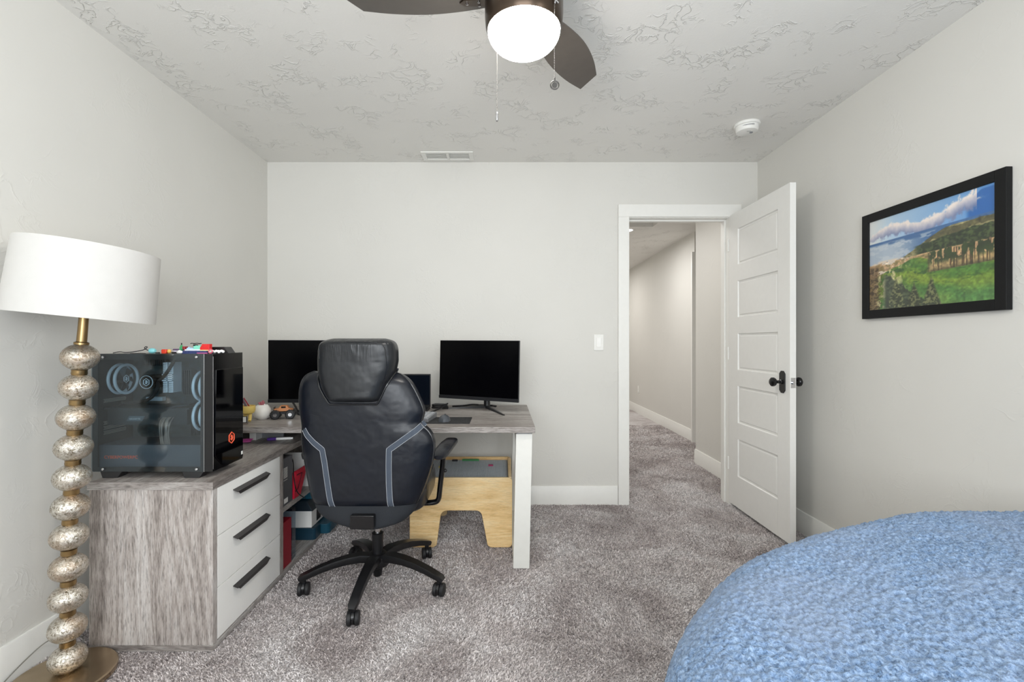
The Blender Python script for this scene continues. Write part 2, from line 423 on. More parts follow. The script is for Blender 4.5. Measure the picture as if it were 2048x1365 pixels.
# door lining and casing (trim_1)
J0, J1, JZ = 0.898, 1.608, 2.040      # clear opening
tr1 = MB()
tr1.box(DX0, J0, YB - .002, YB + WT + .002, FZ, DZ).box(J1, DX1, YB - .002, YB + WT + .002, FZ, DZ).box(J0, J1, YB - .002, YB + WT + .002, JZ, DZ)
tr1.box(J0, J0 + .011, YB + .045, YB + .08, FZ, JZ).box(J1 - .011, J1, YB + .045, YB + .08, FZ, JZ).box(J0 + .011, J1 - .011, YB + .045, YB + .08, JZ - .011, JZ)
lining = struct(tr1.build('trim_1', M['trim'], bevel=0.0015, seg=1))
cas = MB()
for y0, y1 in ((YB - .019, YB - .002), (YB + WT + .002, YB + WT + .019)):
    cas.box(J0 - .082, J0 - .005, y0, y1, FZ, JZ + .005).box(J1 + .005, J1 + .082, y0, y1, FZ, JZ + .005)
    cas.box(J0 - .082, J1 + .082, y0, y1, JZ + .005, JZ + .094)
cs = cas.build('casing', M['trim'], lining, bevel=0.002)
MB().box(J0, J0 + .0015, YB + .012, YB + .034, .885, .955).build('strike_plate', M['blackpl'], lining)

# door leaf, hinged at the right jamb, standing open square to the wall
DY1, DY0, DXa, DXb = 3.312, 2.605, 1.605, 1.640
zs = [(1.934, 1.686), (1.574, 1.326), (1.214, 0.964), (0.854, 0.600), (0.490, 0.232)]
pY0, pY1 = 2.722, 3.187
door = thing('door', 'open white five-panel door standing against the right wall', 'door', (1.62, 3.3, 0.02))
del door['label']; del door['category']; door['kind'] = 'structure'; door.name = 'door_1'
ZB, ZT = 0.018, 2.05
MB().box(DXa, DXb, DY0, pY0, ZB, ZT).build('stile', M['door'], door, bevel=0.0012, seg=1)
MB().box(DXa, DXb, pY1, DY1, ZB, ZT).build('stile', M['door'], door, bevel=0.0012, seg=1)
edges = [ZT] + [z for pr in zs for z in pr] + [ZB]
for i in range(0, len(edges), 2):
    MB().box(DXa, DXb, pY0, pY1, edges[i + 1], edges[i]).build('rail', M['door'], door)
for zt, zb in zs:
    pm = MB()
    for s, xf, in ((-1, DXa), (1, DXb)):     # both faces: sloped moulding then a raised flat field
        xi = xf - s * 0.010; xm = xf - s * 0.004
        R0 = [Vector((xf, y, z)) for y, z in ((pY0, zb), (pY1, zb), (pY1, zt), (pY0, zt))]
        def ins(k, x): return [Vector((x, y, z)) for y, z in ((pY0 + k, zb + k), (pY1 - k, zb + k), (pY1 - k, zt - k), (pY0 + k, zt - k))]
        rings = [R0, ins(.004, xi + s * .002), ins(.013, xi), ins(.020, xm)]
        vs = [p for r in rings for p in r]; fs = []
        for a in range(3):
            for j in range(4): k = (j + 1) % 4; fs.append((a * 4 + j, a * 4 + k, a * 4 + 4 + k, a * 4 + 4 + j))
        fs.append((12, 13, 14, 15)); pm.add(vs, fs)
    pm.build('panel', M['door'], door)
# knob set
KY, KZ = 2.672, 0.925
for s, xf in ((-1, DXa), (1, DXb)):
    w_, h_, c_ = .027, .064, .016
    oc = [(-w_, -h_ + c_), (-w_ + c_, -h_), (w_ - c_, -h_), (w_, -h_ + c_), (w_, h_ - c_), (w_ - c_, h_), (-w_ + c_, h_), (-w_, h_ - c_)]
    esc = MB().prism(oc, 0.006 * s, (xf, KY, KZ), (0, 1, 0), (0, 0, 1), (1, 0, 0)).build('knob_plate', M['blackpl'], door, bevel=0.002)
    kb = MB(); ax = (s, 0, 0)
    kb.lathe([(.013, .004), (.013, .012), (.009, .016), (.009, .036), (.012, .040), (.022, .046), (.0265, .054), (.0255, .064), (.016, .072), (.001, .0745)], (xf, KY, KZ), ax, 24)
    kb.build('door_knob', M['blackgl'], door)
lp = MB().box(1.6095, 1.6355, DY0 - .0015, DY0, KZ - .0285, KZ + .0285).build('latch_plate', M['chrome'], door)
MB().cyl((1.6225, DY0 - .001, KZ), (1.6225, DY0 - .012, KZ), .008).build('latch_bolt', M['chrome'], lp)
for hz in (0.25, 1.03, 1.80):
    MB().cyl((1.603, 3.3165, hz), (1.603, 3.3165, hz + .09), .005).build('hinge', M['trim'], door)

# ------------------------------------------------------------------ carpet pile (uncountable)
def pile():
    rs = np.random.RandomState(3); segs = []
    for (x0, x1, y0, y1, dens, sc) in ((XL, XR, 1.25, 2.2, 52000, 1.0), (XL, XR, 2.2, YB, 30000, 1.25), (J0, 1.85, YB, 4.6, 20000, 1.5), (0.35, 2.2, 4.6, 6.5, 9000, 2.1)):
        n = int((x1 - x0) * (y1 - y0) * dens)
        segs.append(np.stack([rs.uniform(x0, x1, n), rs.uniform(y0, y1, n), np.full(n, sc)], 1))
    p = np.concatenate(segs)
    inside = (p[:, 0] < -1.10) & (p[:, 0] > -1.53) & (p[:, 1] > 1.75) & (p[:, 1] < 2.9)
    p = p[~inside]
    n = len(p); sc = p[:, 2]
    dirn = fbm(p[:, 0] * 1.3 + 5, p[:, 1] * 1.3 + 5, 3, 11) * 9 + rs.normal(0, 1.1, n)
    lean = rs.uniform(0.3, 1.5, n) * 0.008
    L = rs.uniform(0.007, 0.0115, n) ; wd = rs.uniform(.0011, .0021, n) * sc
    dx, dy = np.cos(dirn), np.sin(dirn); ta = rs.uniform(0, 2 * PI, n); sx, sy = np.cos(ta), np.sin(ta)
    base = np.stack([p[:, 0], p[:, 1], np.full(n, FZ)], 1)
    side = np.stack([sx * wd, sy * wd, np.zeros(n)], 1)
    mid = base + np.stack([dx * lean * .35, dy * lean * .35, L * .6], 1)
    tip = base + np.stack([dx * lean, dy * lean, L * .9], 1)
    V = np.stack([base - side, base + side, mid - side * 1.1, mid + side * 1.1, tip], 1).reshape(-1, 3)
    i0 = (np.arange(n) * 5)[:, None]
    quads = i0 + np.array([0, 1, 3, 2]); tris = i0 + np.array([2, 3, 4])
    loops = np.concatenate([quads, tris], 1).reshape(-1)
    starts = np.stack([np.arange(n) * 7, np.arange(n) * 7 + 4], 1).reshape(-1)
    me = bpy.data.meshes.new('carpet_pile')
    me.vertices.add(len(V)); me.vertices.foreach_set('co', V.reshape(-1))
    me.loops.add(len(loops)); me.loops.foreach_set('vertex_index', loops.astype(np.int32))
    me.polygons.add(2 * n); me.polygons.foreach_set('loop_start', starts.astype(np.int32))
    me.update(calc_edges=True)
    a = me.attributes.new('tuft', 'FLOAT', 'POINT')
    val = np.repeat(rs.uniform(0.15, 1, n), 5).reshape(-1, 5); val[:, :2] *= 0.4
    a.data.foreach_set('value', val.reshape(-1))
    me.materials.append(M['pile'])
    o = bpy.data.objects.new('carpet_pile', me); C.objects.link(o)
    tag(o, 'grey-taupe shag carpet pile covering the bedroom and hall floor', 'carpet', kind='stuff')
pile()

# ------------------------------------------------------------------ bed with fleece blanket
def bed():
    contour = [(1325.6, 1365), (1340, 1320), (1362, 1272), (1391, 1228), (1420.5, 1188), (1457, 1152), (1493.6, 1120.6), (1534, 1100.5), (1592, 1080), (1665, 1062), (1738, 1046), (1811, 1033), (1884, 1027.5)]
    H, R = 0.646, 0.13
    pts = [(0.13, -1.10), (0.13, 0.2), (0.15, 0.45), (0.19, 0.60)]
    cz = np.full(len(contour), H - .03); dr = np.array([((px - CX) / F, 1.0, (py - CY) / F) for px, py in contour])
    for _ in range(6):
        k = (EYE - cz) / dr[:, 2]; cxy = np.stack([dr[:, 0] * k, k], 1)
        tg = np.gradient(cxy, axis=0); nn = np.stack([-tg[:, 1], tg[:, 0]], 1); nn /= np.hypot(nn[:, 0], nn[:, 1])[:, None]
        phi = np.arctan2(EYE - cz, np.abs((nn * cxy).sum(1)) + 1e-6); cz = H + .012 - R * (1 - np.cos(phi))
    pts += [tuple(q) for q in cxy + nn * (R * (1 - np.sin(phi)))[:, None]]
    yl = pts[-1][1]
    pts += [(1.55, yl - .005), (1.79, yl - .03)]
    pts = np.array(pts)
    # smooth densify
    for _ in range(3):
        q = [pts[0]]
        for a, b_ in zip(pts[:-1], pts[1:]): q += [a * .75 + b_ * .25, a * .25 + b_ * .75]
        q.append(pts[-1]); pts = np.array(q)
    fine_x = np.arange(-0.10, 1.788, 0.0027)
    ys = np.concatenate([np.arange(-1.12, 0.35, 0.02), np.arange(0.35, 1.70, 0.0027)])
    X, Y = np.meshgrid(fine_x, ys, indexing='ij')
    D = np.full(X.shape, 1e9); SG = np.zeros(X.shape)
    for a, b_ in zip(pts[:-1], pts[1:]):
        e = b_ - a; L2 = (e ** 2).sum()
        if L2 < 1e-12: continue
        tt = np.clip(((X - a[0]) * e[0] + (Y - a[1]) * e[1]) / L2, 0, 1)
        ddx = X - a[0] - tt * e[0]; ddy = Y - a[1] - tt * e[1]; dd = np.hypot(ddx, ddy)
        s = (e[0] * ddy - e[1] * ddx)      # >0 left of travel = outside
        m = dd < D; D = np.where(m, dd, D); SG = np.where(m, np.where(s > 0, -1, 1), SG)
    d = D * SG
    und = (fbm(X * 3 + 3, Y * 3 + 3, 3, 5) - .5)
    d = d + und * .02
    k = np.clip(d / R, 0, 1)
    Z = np.where(d >= 0, H - R + R * np.sqrt(np.clip(1 - (1 - k) ** 2, 0, 1)), H - R + d * 6.0)
    inner = np.clip((d - R) / .5, 0, 1)
    Z = Z + inner * .012 + und * .02 * np.clip(d / R + 1, 0, 1)
    # fluffy curls: worley blobs, warped
    wx = X + .006 * (vnoise(X * 90, Y * 90, 21) - .5) ; wy = Y + .006 * (vnoise(X * 90, Y * 90, 22) - .5)
    def worley(x, y, s, seed):
        r = np.random.RandomState(seed); g = r.rand(128, 128, 2); x = x / s; y = y / s
        xi = np.floor(x).astype(int); yi = np.floor(y).astype(int); best = np.full(x.shape, 9.0)
        for i in (-1, 0, 1):
            for j in (-1, 0, 1):
                gg = g[(xi + i) % 128, (yi + j) % 128]
                best = np.minimum(best, (xi + i + gg[..., 0] - x) ** 2 + (yi + j + gg[..., 1] - y) ** 2)
        return np.sqrt(best)
    # stretch the pattern on the steep side so it does not smear
    w1 = 1 - np.clip(worley(wx, wy, .0135, 1), 0, 1.0); w2 = 1 - np.clip(worley(wx, wy, .0075, 2), 0, 1.0)
    h = .0105 * w1 ** .8 + .0045 * w2 ** .8 + .006 * (fbm(X * 40, Y * 40, 2, 9) - .5)
    amp = np.clip((Z - .35) / .2, .25, 1)
    Z = Z + h * amp
    nx, ny = X.shape
    V = np.stack([X, Y, Z], -1).reshape(-1, 3)
    idx = np.arange(nx * ny).reshape(nx, ny)
    q = np.stack([idx[:-1, :-1], idx[1:, :-1], idx[1:, 1:], idx[:-1, 1:]], -1).reshape(-1, 4)
    V[:, 2] = np.maximum(V[:, 2], -.05)
    keep = (V[q][:, :, 2] > -.04).any(1); q = q[keep]
    V[:, 2] = np.maximum(V[:, 2], 0.0)
    used = np.unique(q); rm = np.full(len(V), -1); rm[used] = np.arange(len(used)); V = V[used]; q = rm[q]
    root = thing('bed', 'bed in the right foreground, covered by a fluffy light blue fleece blanket', 'bed', (0.96, 0.3, 0))
    V = V - np.array(ORIG[root])
    me = bpy.data.meshes.new('blanket'); me.vertices.add(len(V)); me.vertices.foreach_set('co', V.reshape(-1))
    me.loops.add(q.size); me.loops.foreach_set('vertex_index', q.reshape(-1).astype(np.int32))
    me.polygons.add(len(q)); me.polygons.foreach_set('loop_start', (np.arange(len(q)) * 4).astype(np.int32))
    me.update(calc_edges=True); me.polygons.foreach_set('use_smooth', np.ones(len(q), bool))
    t = NT('blue_fleece'); v = t.coords()
    c = t.ramp(t.noise(v, 160, 4, 0.75, 0.6), [(0.34, lin((52, 74, 104))), (0.47, lin((106, 134, 170))), (0.68, lin((158, 182, 212)))])
    c = t.mix(t.ramp(t.noise(v, 3.5, 2), [(0.4, 0.0), (0.65, 0.5)]), c, lin((136, 148, 170)))
    t.link(c, t.b.inputs['Base Color']); t.b.inputs['Roughness'].default_value = 1.0; t.b.inputs['Specular IOR Level'].default_value = 0.1
    t.b.inputs['Sheen Weight'].default_value = 0.3; t.b.inputs['Sheen Tint'].default_value = (0.8, 0.9, 1, 1)
    t.link(t.bump(t.noise(v, 420, 3, .7), 0.9, 0.003), t.b.inputs['Normal'])
    me.materials.append(t.m)
    o = bpy.data.objects.new('blanket', me); C.objects.link(o); o.parent = root; ORIG[o] = ORIG[root].copy()
    MB().prism(rrect(.52, 1.74, -1.05, 1.0, .08), .34, (0, 0, .20), (1, 0, 0), (0, 1, 0), (0, 0, 1)).build('mattress', M['shade'], root, bevel=.02)
    MB().prism(rrect(.56, 1.70, -1.02, .96, .04), .19, (0, 0, 0.005), (1, 0, 0), (0, 1, 0), (0, 0, 1)).build('bed_base', M['blackmt'], root)
bed()

# ------------------------------------------------------------------ ceiling fan
def fan():
    fx, fy = 0.068, 1.55; zr = 2.195
    r = thing('ceiling_fan', 'dark brown ceiling fan with a lit round glass light', 'ceiling fan', (fx, fy, ZC))
    MB().lathe([(.001, 2.44), (.075, 2.44), (.078, 2.425), (.060, 2.395), (.018, 2.385), (.018, 2.36)], (fx, fy, 0), n=32).build('canopy', M['bronze'], r)
    MB().lathe([(.018, 2.37), (.09, 2.365), (.125, 2.345), (.130, 2.315), (.130, 2.235), (.127, 2.20), (.120, 2.188), (.118, 2.20)], (fx, fy, 0), n=48).build('motor_housing', M['bronze'], r)
    prof = [(.121, zr)]
    for i in range(1, 15):
        a = PI / 2 * i / 14; prof.append((max(.0005, .121 * math.cos(a) ** .8), zr - .076 * math.sin(a) ** .95))
    MB().lathe(prof, (fx, fy, 0), n=48).build('glass_shade', M['opal'], r)
    for k, ang in enumerate((58, 178, 298)):
        xf = Matrix.Translation((fx, fy, 2.292)) @ Matrix.Rotation(math.radians(ang), 4, 'Z') @ Matrix.Rotation(math.radians(-11), 4, 'X')
        up, lo = [], []
        # blade outline: narrow root, broad belly, blunt raked tip
        oU = [tuple(p.xy) for p in smooth([(.11, .038, 0), (.20, .064, 0), (.34, .082, 0), (.48, .074, 0), (.595, .047, 0)], 3)]
        oL = [tuple(p.xy) for p in smooth([(.556, -.045, 0), (.46, -.072, 0), (.33, -.084, 0), (.20, -.064, 0), (.11, -.038, 0)], 3)]
        bl = MB(xf).prism(oU + oL, .006, (0, 0, 0), (1, 0, 0), (0, 1, 0), (0, 0, 1)).build('blade', M['blade'], r, bevel=.0015, seg=1)
        ir = MB(xf).prism([(.10, .025), (.20, .018), (.215, .0), (.20, -.018), (.10, -.025)], .005, (0, 0, -.0052), (1, 0, 0), (0, 1, 0), (0, 0, 1))
        ir.build('blade_iron', M['bronze'], bl)
        for px_, py_ in ((.150, .012), (.150, -.012), (.19, 0)):
            MB(xf).lathe([(.0045, -.0055), (.0045, -.009), (.002, -.0105), (.0005, -.0107)], (px_, py_, 0), n=10).build('blade_screw', M['chrome'], bl)
    def chain(x, y, z0, z1, n_):
        c = MB(); m = int((z0 - z1) / .0052)
        for i in range(m):
            c.ball((x, y, z0 - i * .0052), .0015, 6, 4)
        return c
    c1 = chain(.160, 1.455, 2.215, 1.975, 0).build('pull_chain', M['chain'], r)
    MB().tube([(.160 + .013 * math.cos(a), 1.455, 1.957 + .013 * math.sin(a)) for a in np.linspace(0, 2 * PI, 24, endpoint=False)], .0022, 6, True).lathe([(.0085, -.001), (.0085, .001)], (.160, 1.455, 1.957), (0, 1, 0), 20).cyl((.160, 1.455, 1.970), (.160, 1.455, 1.980), .0025).build('medallion', M['chain'], c1)
    c2 = chain(-.0228, 1.63, 2.215, 1.958, 0).build('pull_chain', M['chain'], r)
    MB().lathe([(.0005, 0), (.004, .003), (.0055, .012), (.0035, .022), (.0045, .026), (.0015, .034)], (-.0228, 1.63, 1.925), n=12).build('pull_weight', M['chrome'], c2)
    MB().tube([(fx + .105, 1.47, 2.225), (.150, 1.452, 2.235), (.163, 1.452, 2.228), (.160, 1.455, 2.212)], .003, 8).build('chain_bracket', M['chrome'], r)
    MB().tube([(-.012, 1.62, 2.225), (-.02, 1.633, 2.233), (-.0228, 1.63, 2.213)], .003, 8).build('chain_bracket', M['chrome'], r)
fan()

# vent
def vent():
    x0, x1, y0, y1 = -.560, -.206, 3.13, 3.278; z = ZC
    r = thing('ceiling_vent', 'white slotted air vent on the ceiling above the desk', 'vent', ((x0 + x1) / 2, (y0 + y1) / 2, z))
    f = MB().box(x0, x1, y0, y0 + .022, z - .007, z).box(x0, x1, y1 - .022, y1, z - .007, z).box(x0, x0 + .03, y0 + .022, y1 - .022, z - .007, z).box(x1 - .03, x1, y0 + .022, y1 - .022, z - .007, z).box(-.392, -.374, y0 + .022, y1 - .022, z - .007, z)
    f.build('frame', M['trim'], r, bevel=.0015)
    MB().box(x0 + .03, x1 - .03, y0 + .022, y1 - .022, z - .0012, z - .0004).build('backing', M['off_white'], r)
    for a, b_ in ((x0 + .03, -.392), (-.374, x1 - .03)):
        for i in range(4):
            y = y0 + .028 + i * .025
            MB().box(a, b_, y, y + .016, z - .0045, z - .003, rot=(.30, 0, 0)).build('slat', M['trim'], r)
vent()
def smoke():
    c = (1.437, 2.745); z = ZC
    r = thing('smoke_detector', 'round white smoke detector on the ceiling near the right wall', 'smoke detector', (c[0], c[1], z))
    MB().lathe([(.001, z), (.070, z), (.072, z - .006), (.070, z - .014), (.064, z - .016)], (c[0], c[1], 0), n=40).build('base', M['trim'], r)
    MB().lathe([(.062, z - .015), (.0625, z - .036), (.056, z - .046), (.040, z - .050), (.001, z - .051)], (c[0], c[1], 0), n=40).build('cover', M['trim'], r)
    d = MB()
    for i in range(9):
        a = -2.4 + i * .12; d.box(c[0] + .058 * math.cos(a) - .002, c[0] + .058 * math.cos(a) + .002, c[1] + .064 * math.sin(a) - .002, c[1] + .064 * math.sin(a), z - .030, z - .024)
    d.box(c[0] - .012, c[0] + .012, c[1] - .024, c[1] - .021, z - .0516, z - .0506)
    d.build('printed_marks', M['silver'], r)['kind'] = 'stuff'
    MB().cyl((c[0] + .02, c[1] - .01, z - .050), (c[0] + .02, c[1] - .01, z - .054), .009).build('test_button', M['silver'], r)
smoke()
def switch():
    x, z = .679, 1.152
    r = thing('light_switch', 'white rocker light switch on the back wall beside the doorway', 'light switch', (x, YB, z - .057))
    MB().prism(rrect(x - .034, x + .034, z - .057, z + .057, .004), -.006, (0, YB, 0), (1, 0, 0), (0, 0, 1), (0, 1, 0)).build('plate', M['trim'], r, bevel=.0015)
    MB().box(x - .0165, x + .0165, YB - .011, YB - .005, z - .033, z + .033, rot=(.06, 0, 0)).build('rocker', M['white_lac'], r, bevel=.0015)
switch()
def outlet():
    y = 1.11
    r = thing('wall_outlet', 'small white power outlet low on the hallway wall', 'outlet', (2.215, 7.62, .33))
    MB().box(2.208, 2.215, 7.585, 7.655, .33, .445).build('plate', M['trim'], r, bevel=.0015)
    MB().box(2.205, 2.209, 7.602, 7.638, .345, .382).box(2.205, 2.209, 7.602, 7.638, .393, .430).build('socket', M['white_lac'], r)
outlet()
dl = thing('recessed_light', 'small lit recessed downlight in the hallway ceiling', 'downlight', (1.425, 5.33, ZC))
MB().lathe([(.052, ZC), (.070, ZC - .004), (.070, ZC)], (1.425, 5.33, 0), n=28).build('trim_ring', M['trim'], dl)
MB().lathe([(.001, ZC - .0025), (.054, ZC - .0025), (.054, ZC)], (1.425, 5.33, 0), n=28).build('lens', M['downlight'], dl)

# ------------------------------------------------------------------ framed print on the right wall
def picture():
    X = 1.789; y0, y1, z0, z1 = 1.655, 2.322, 1.268, 1.779; fw = .041
    r = thing('framed_picture', 'black framed golf course landscape photograph on the right wall', 'picture', (XR, (y0 + y1) / 2, z0))
    fr = MB()
    fr.box(X, XR - .001, y0, y0 + fw, z0, z1).box(X, XR - .001, y1 - fw, y1, z0, z1).box(X, XR - .001, y0 + fw, y1 - fw, z0, z0 + fw).box(X, XR - .001, y0 + fw, y1 - fw, z1 - fw, z1)
    fr.build('frame', plain('black_wood_frame', (10, 11, 13), .5, spec=.3), r, bevel=.0015, seg=1)
    nu, nv = 300, 220; U, V = np.meshgrid(np.linspace(0, 1, nu), np.linspace(0, 1, nv), indexing='ij')
    col = np.zeros((nu, nv, 3)); L = lambda c: np.array(c, float)
    def put(m, c):
        m = np.clip(m, 0, 1)[..., None]; c = c if isinstance(c, np.ndarray) and c.ndim == 3 else L(c); nonlocal col; col = col * (1 - m) + c * m
    def st(e0, e1, x): k = np.clip((x - e0) / (e1 - e0), 0, 1); return k * k * (3 - 2 * k)
    n1 = fbm(U * 6, V * 8, 5, 1); n2 = fbm(U * 30, V * 14, 4, 2); n3 = fbm(U * 60, V * 60, 3, 3); n4 = fbm(U * 14, V * 30, 4, 4)
    sky = (1 - U)[..., None] * L((205, 222, 232)) + U[..., None] * L((92, 152, 214)); col[:] = sky
    put(st(.25, 0, U) * .6, (238, 232, 222))
    # mountain right
    put(st(.0, .02, (.74 + .20 * (U - .78) / .22 + .03 * n1) - V - .0 + .12) * st(.80, .84, U) * st(.99, .97, V), (36, 104, 178))
    # cloud bank rising to right
    cc = .795 + .085 * U + .04 * np.sin(U * 9); cl = st(.01, .045, (.055 + .075 * U * (U < .88) + .09 * (n1 - .45)) - np.abs(V - cc) * 1.0 + .10 * (n2 - .5) + .03 * (n3 - .5))
    cl *= st(.97, .88, U)
    shade_ = np.clip((V - cc) / .1 + .55 + .5 * (n2 - .5), 0, 1)[..., None]
    put(cl, shade_ * L((248, 236, 228)) + (1 - shade_) * L((126, 138, 176)))
    # sea
    hz = .745 + .02 * U
    put(st(.0, .006, hz - V), (66, 108, 158)); put(st(0, .03, .70 + .03 * n4 - V) * st(.6, .2, U), (176, 190, 204))
    put(st(.5, .62, n4) * st(0, .02, hz - .02 - V) * .6, (206, 212, 216))
    # far coast land: dark ridge
    ridge = .48 + .25 * st(.18, .75, U) + .03 * n1
    put(st(0, .012, ridge - V), (96, 92, 62)); put(st(0, .012, ridge - V) * st(.48, .6, n4) * .8, (176, 166, 116))
    forest = .60 + .06 * st(.4, .9, U) + .03 * n2; put(st(0, .01, forest - V) * st(.40, .48, U), (40, 56, 34)); put(st(0, .01, forest - V) * st(.42, .5, U) * st(.5, .6, n3) * .6, (84, 96, 52))
    # sandy band
    put(st(0, .01, (.50 + .03 * U + .02 * n1) - V), (196, 160, 118)); put(st(0, .01, (.50 + .03 * U) - V) * st(.5, .6, n2) * .7, (120, 110, 66))
    put(st(.0, .01, .52 - V + .03 * n1) * st(.42, .3, U) * st(.48, .56, n4), (222, 208, 190))
    # green fairway
    g = .43 + .07 * np.exp(-((U - .42) / .12) ** 2) - .08 * st(.25, 0, U) + .03 * (n1 - .5)
    gm = st(0, .012, g - V); stripes = (.5 + .5 * np.sin((V * 26 + U * 8 + 5 * n1)))
    gc = (stripes * (1 - .3 * n2))[..., None] * L((146, 176, 56)) + (1 - stripes)[..., None] * L((72, 118, 44))
    put(gm, gc); put(gm * st(.25, .05, V) * .45, (96, 150, 96)); put(gm * st(.60, .66, n4) * st(.12, .3, V) * .8, (44, 84, 36))
    put(gm * st(.45, .2, U) * st(.5, .6, n2) * .8, (214, 196, 158))
    # tree row on the right
    tb = .305 + .03 * U; tt = .50 + .04 * U + .06 * (fbm(U * 55, V * 0, 3, 7) - .5)
    tm = st(0, .008, tt - V) * st(0, .008, V - tb) * st(.52, .56, U)
    put(tm * .85, (206, 166, 122)); trunk = (fbm(U * 130, V * 2, 2, 8) > .56) * tm; put(trunk * .8, (70, 52, 34))
    crown = st(.38, .48, fbm(U * 40, V * 22, 4, 9)) * tm * st(tb + .05, tb + .11, V); put(crown, (50, 66, 34)); put(tm * st(tb + .05, tb, V) * .8, (64, 60, 40))
    # brown brush far left and dark trees lower left
    put(st(.15, .08, U + .05 * n2) * st(.50, .44, V) * .9, (146, 118, 84)); put(st(.16, .1, U) * st(.5, .6, n3) * st(.5, .44, V), (70, 56, 40))
    ttop = .36 * st(.58, .1, U + .0) + .10 * fbm(U * 22, V * 0, 3, 12) - .02
    dk = st(0, .02, ttop - V) * st(.12, .18, U) * st(.62, .55, U); put(dk * .93, (46, 58, 42)); put(dk * st(.5, .6, n3) * .55, (92, 98, 70))
    for cx_, tp, wd in ((.42, .27, .055), (.56, .30, .060), (.26, .34, .07)):
        tri = st(0, .02, (tp - V) * wd / tp * 1.4 + .012 * (n3 - .3) - np.abs(U - cx_)); put(tri, (52, 62, 38)); put(tri * st(.52, .6, n3) * .6, (142, 140, 96))
    land = st(0, .03, ridge + .02 - V)[..., None]; col = col * (1 + land * (.55 * (n3 - .5) + .45 * (n2 - .5))[..., None])
    cl_ = np.clip(col / 255, 0, 1); linc = np.where(cl_ <= .04045, cl_ / 12.92, ((cl_ + .055) / 1.055) ** 2.4)
    ya, yb, za, zb = y0 + fw, y1 - fw, z0 + fw, z1 - fw
    Vt = np.stack([np.full(U.shape, X + .008), yb + (ya - yb) * U, za + (zb - za) * V], -1).reshape(-1, 3) - np.array(ORIG[r])
    idx = np.arange(nu * nv).reshape(nu, nv); q = np.stack([idx[:-1, :-1], idx[1:, :-1], idx[1:, 1:], idx[:-1, 1:]], -1).reshape(-1, 4)
    me = bpy.data.meshes.new('print'); me.from_pydata(Vt.tolist(), [], q.tolist())
    at = me.color_attributes.new('ink', 'FLOAT_COLOR', 'POINT'); at.data.foreach_set('color', np.concatenate([linc, np.ones((nu, nv, 1))], -1).reshape(-1))
    t = NT('photo_print'); a = t.new('ShaderNodeAttribute'); a.attribute_name = 'ink'; t.link(a.outputs['Color'], t.b.inputs['Base Color']); t.b.inputs['Roughness'].default_value = .45
    me.materials.append(t.m); o = bpy.data.objects.new('print', me); C.objects.link(o); o.parent = r; ORIG[o] = ORIG[r].copy()
    o['label'] = 'colour photograph of green fairways, pines and a cloudy coastline'
    MB().box(X + .0035, X + .0055, ya, yb, za, zb).build('glass', pane_mat('picture_glass', gloss=0.02), r)
picture()

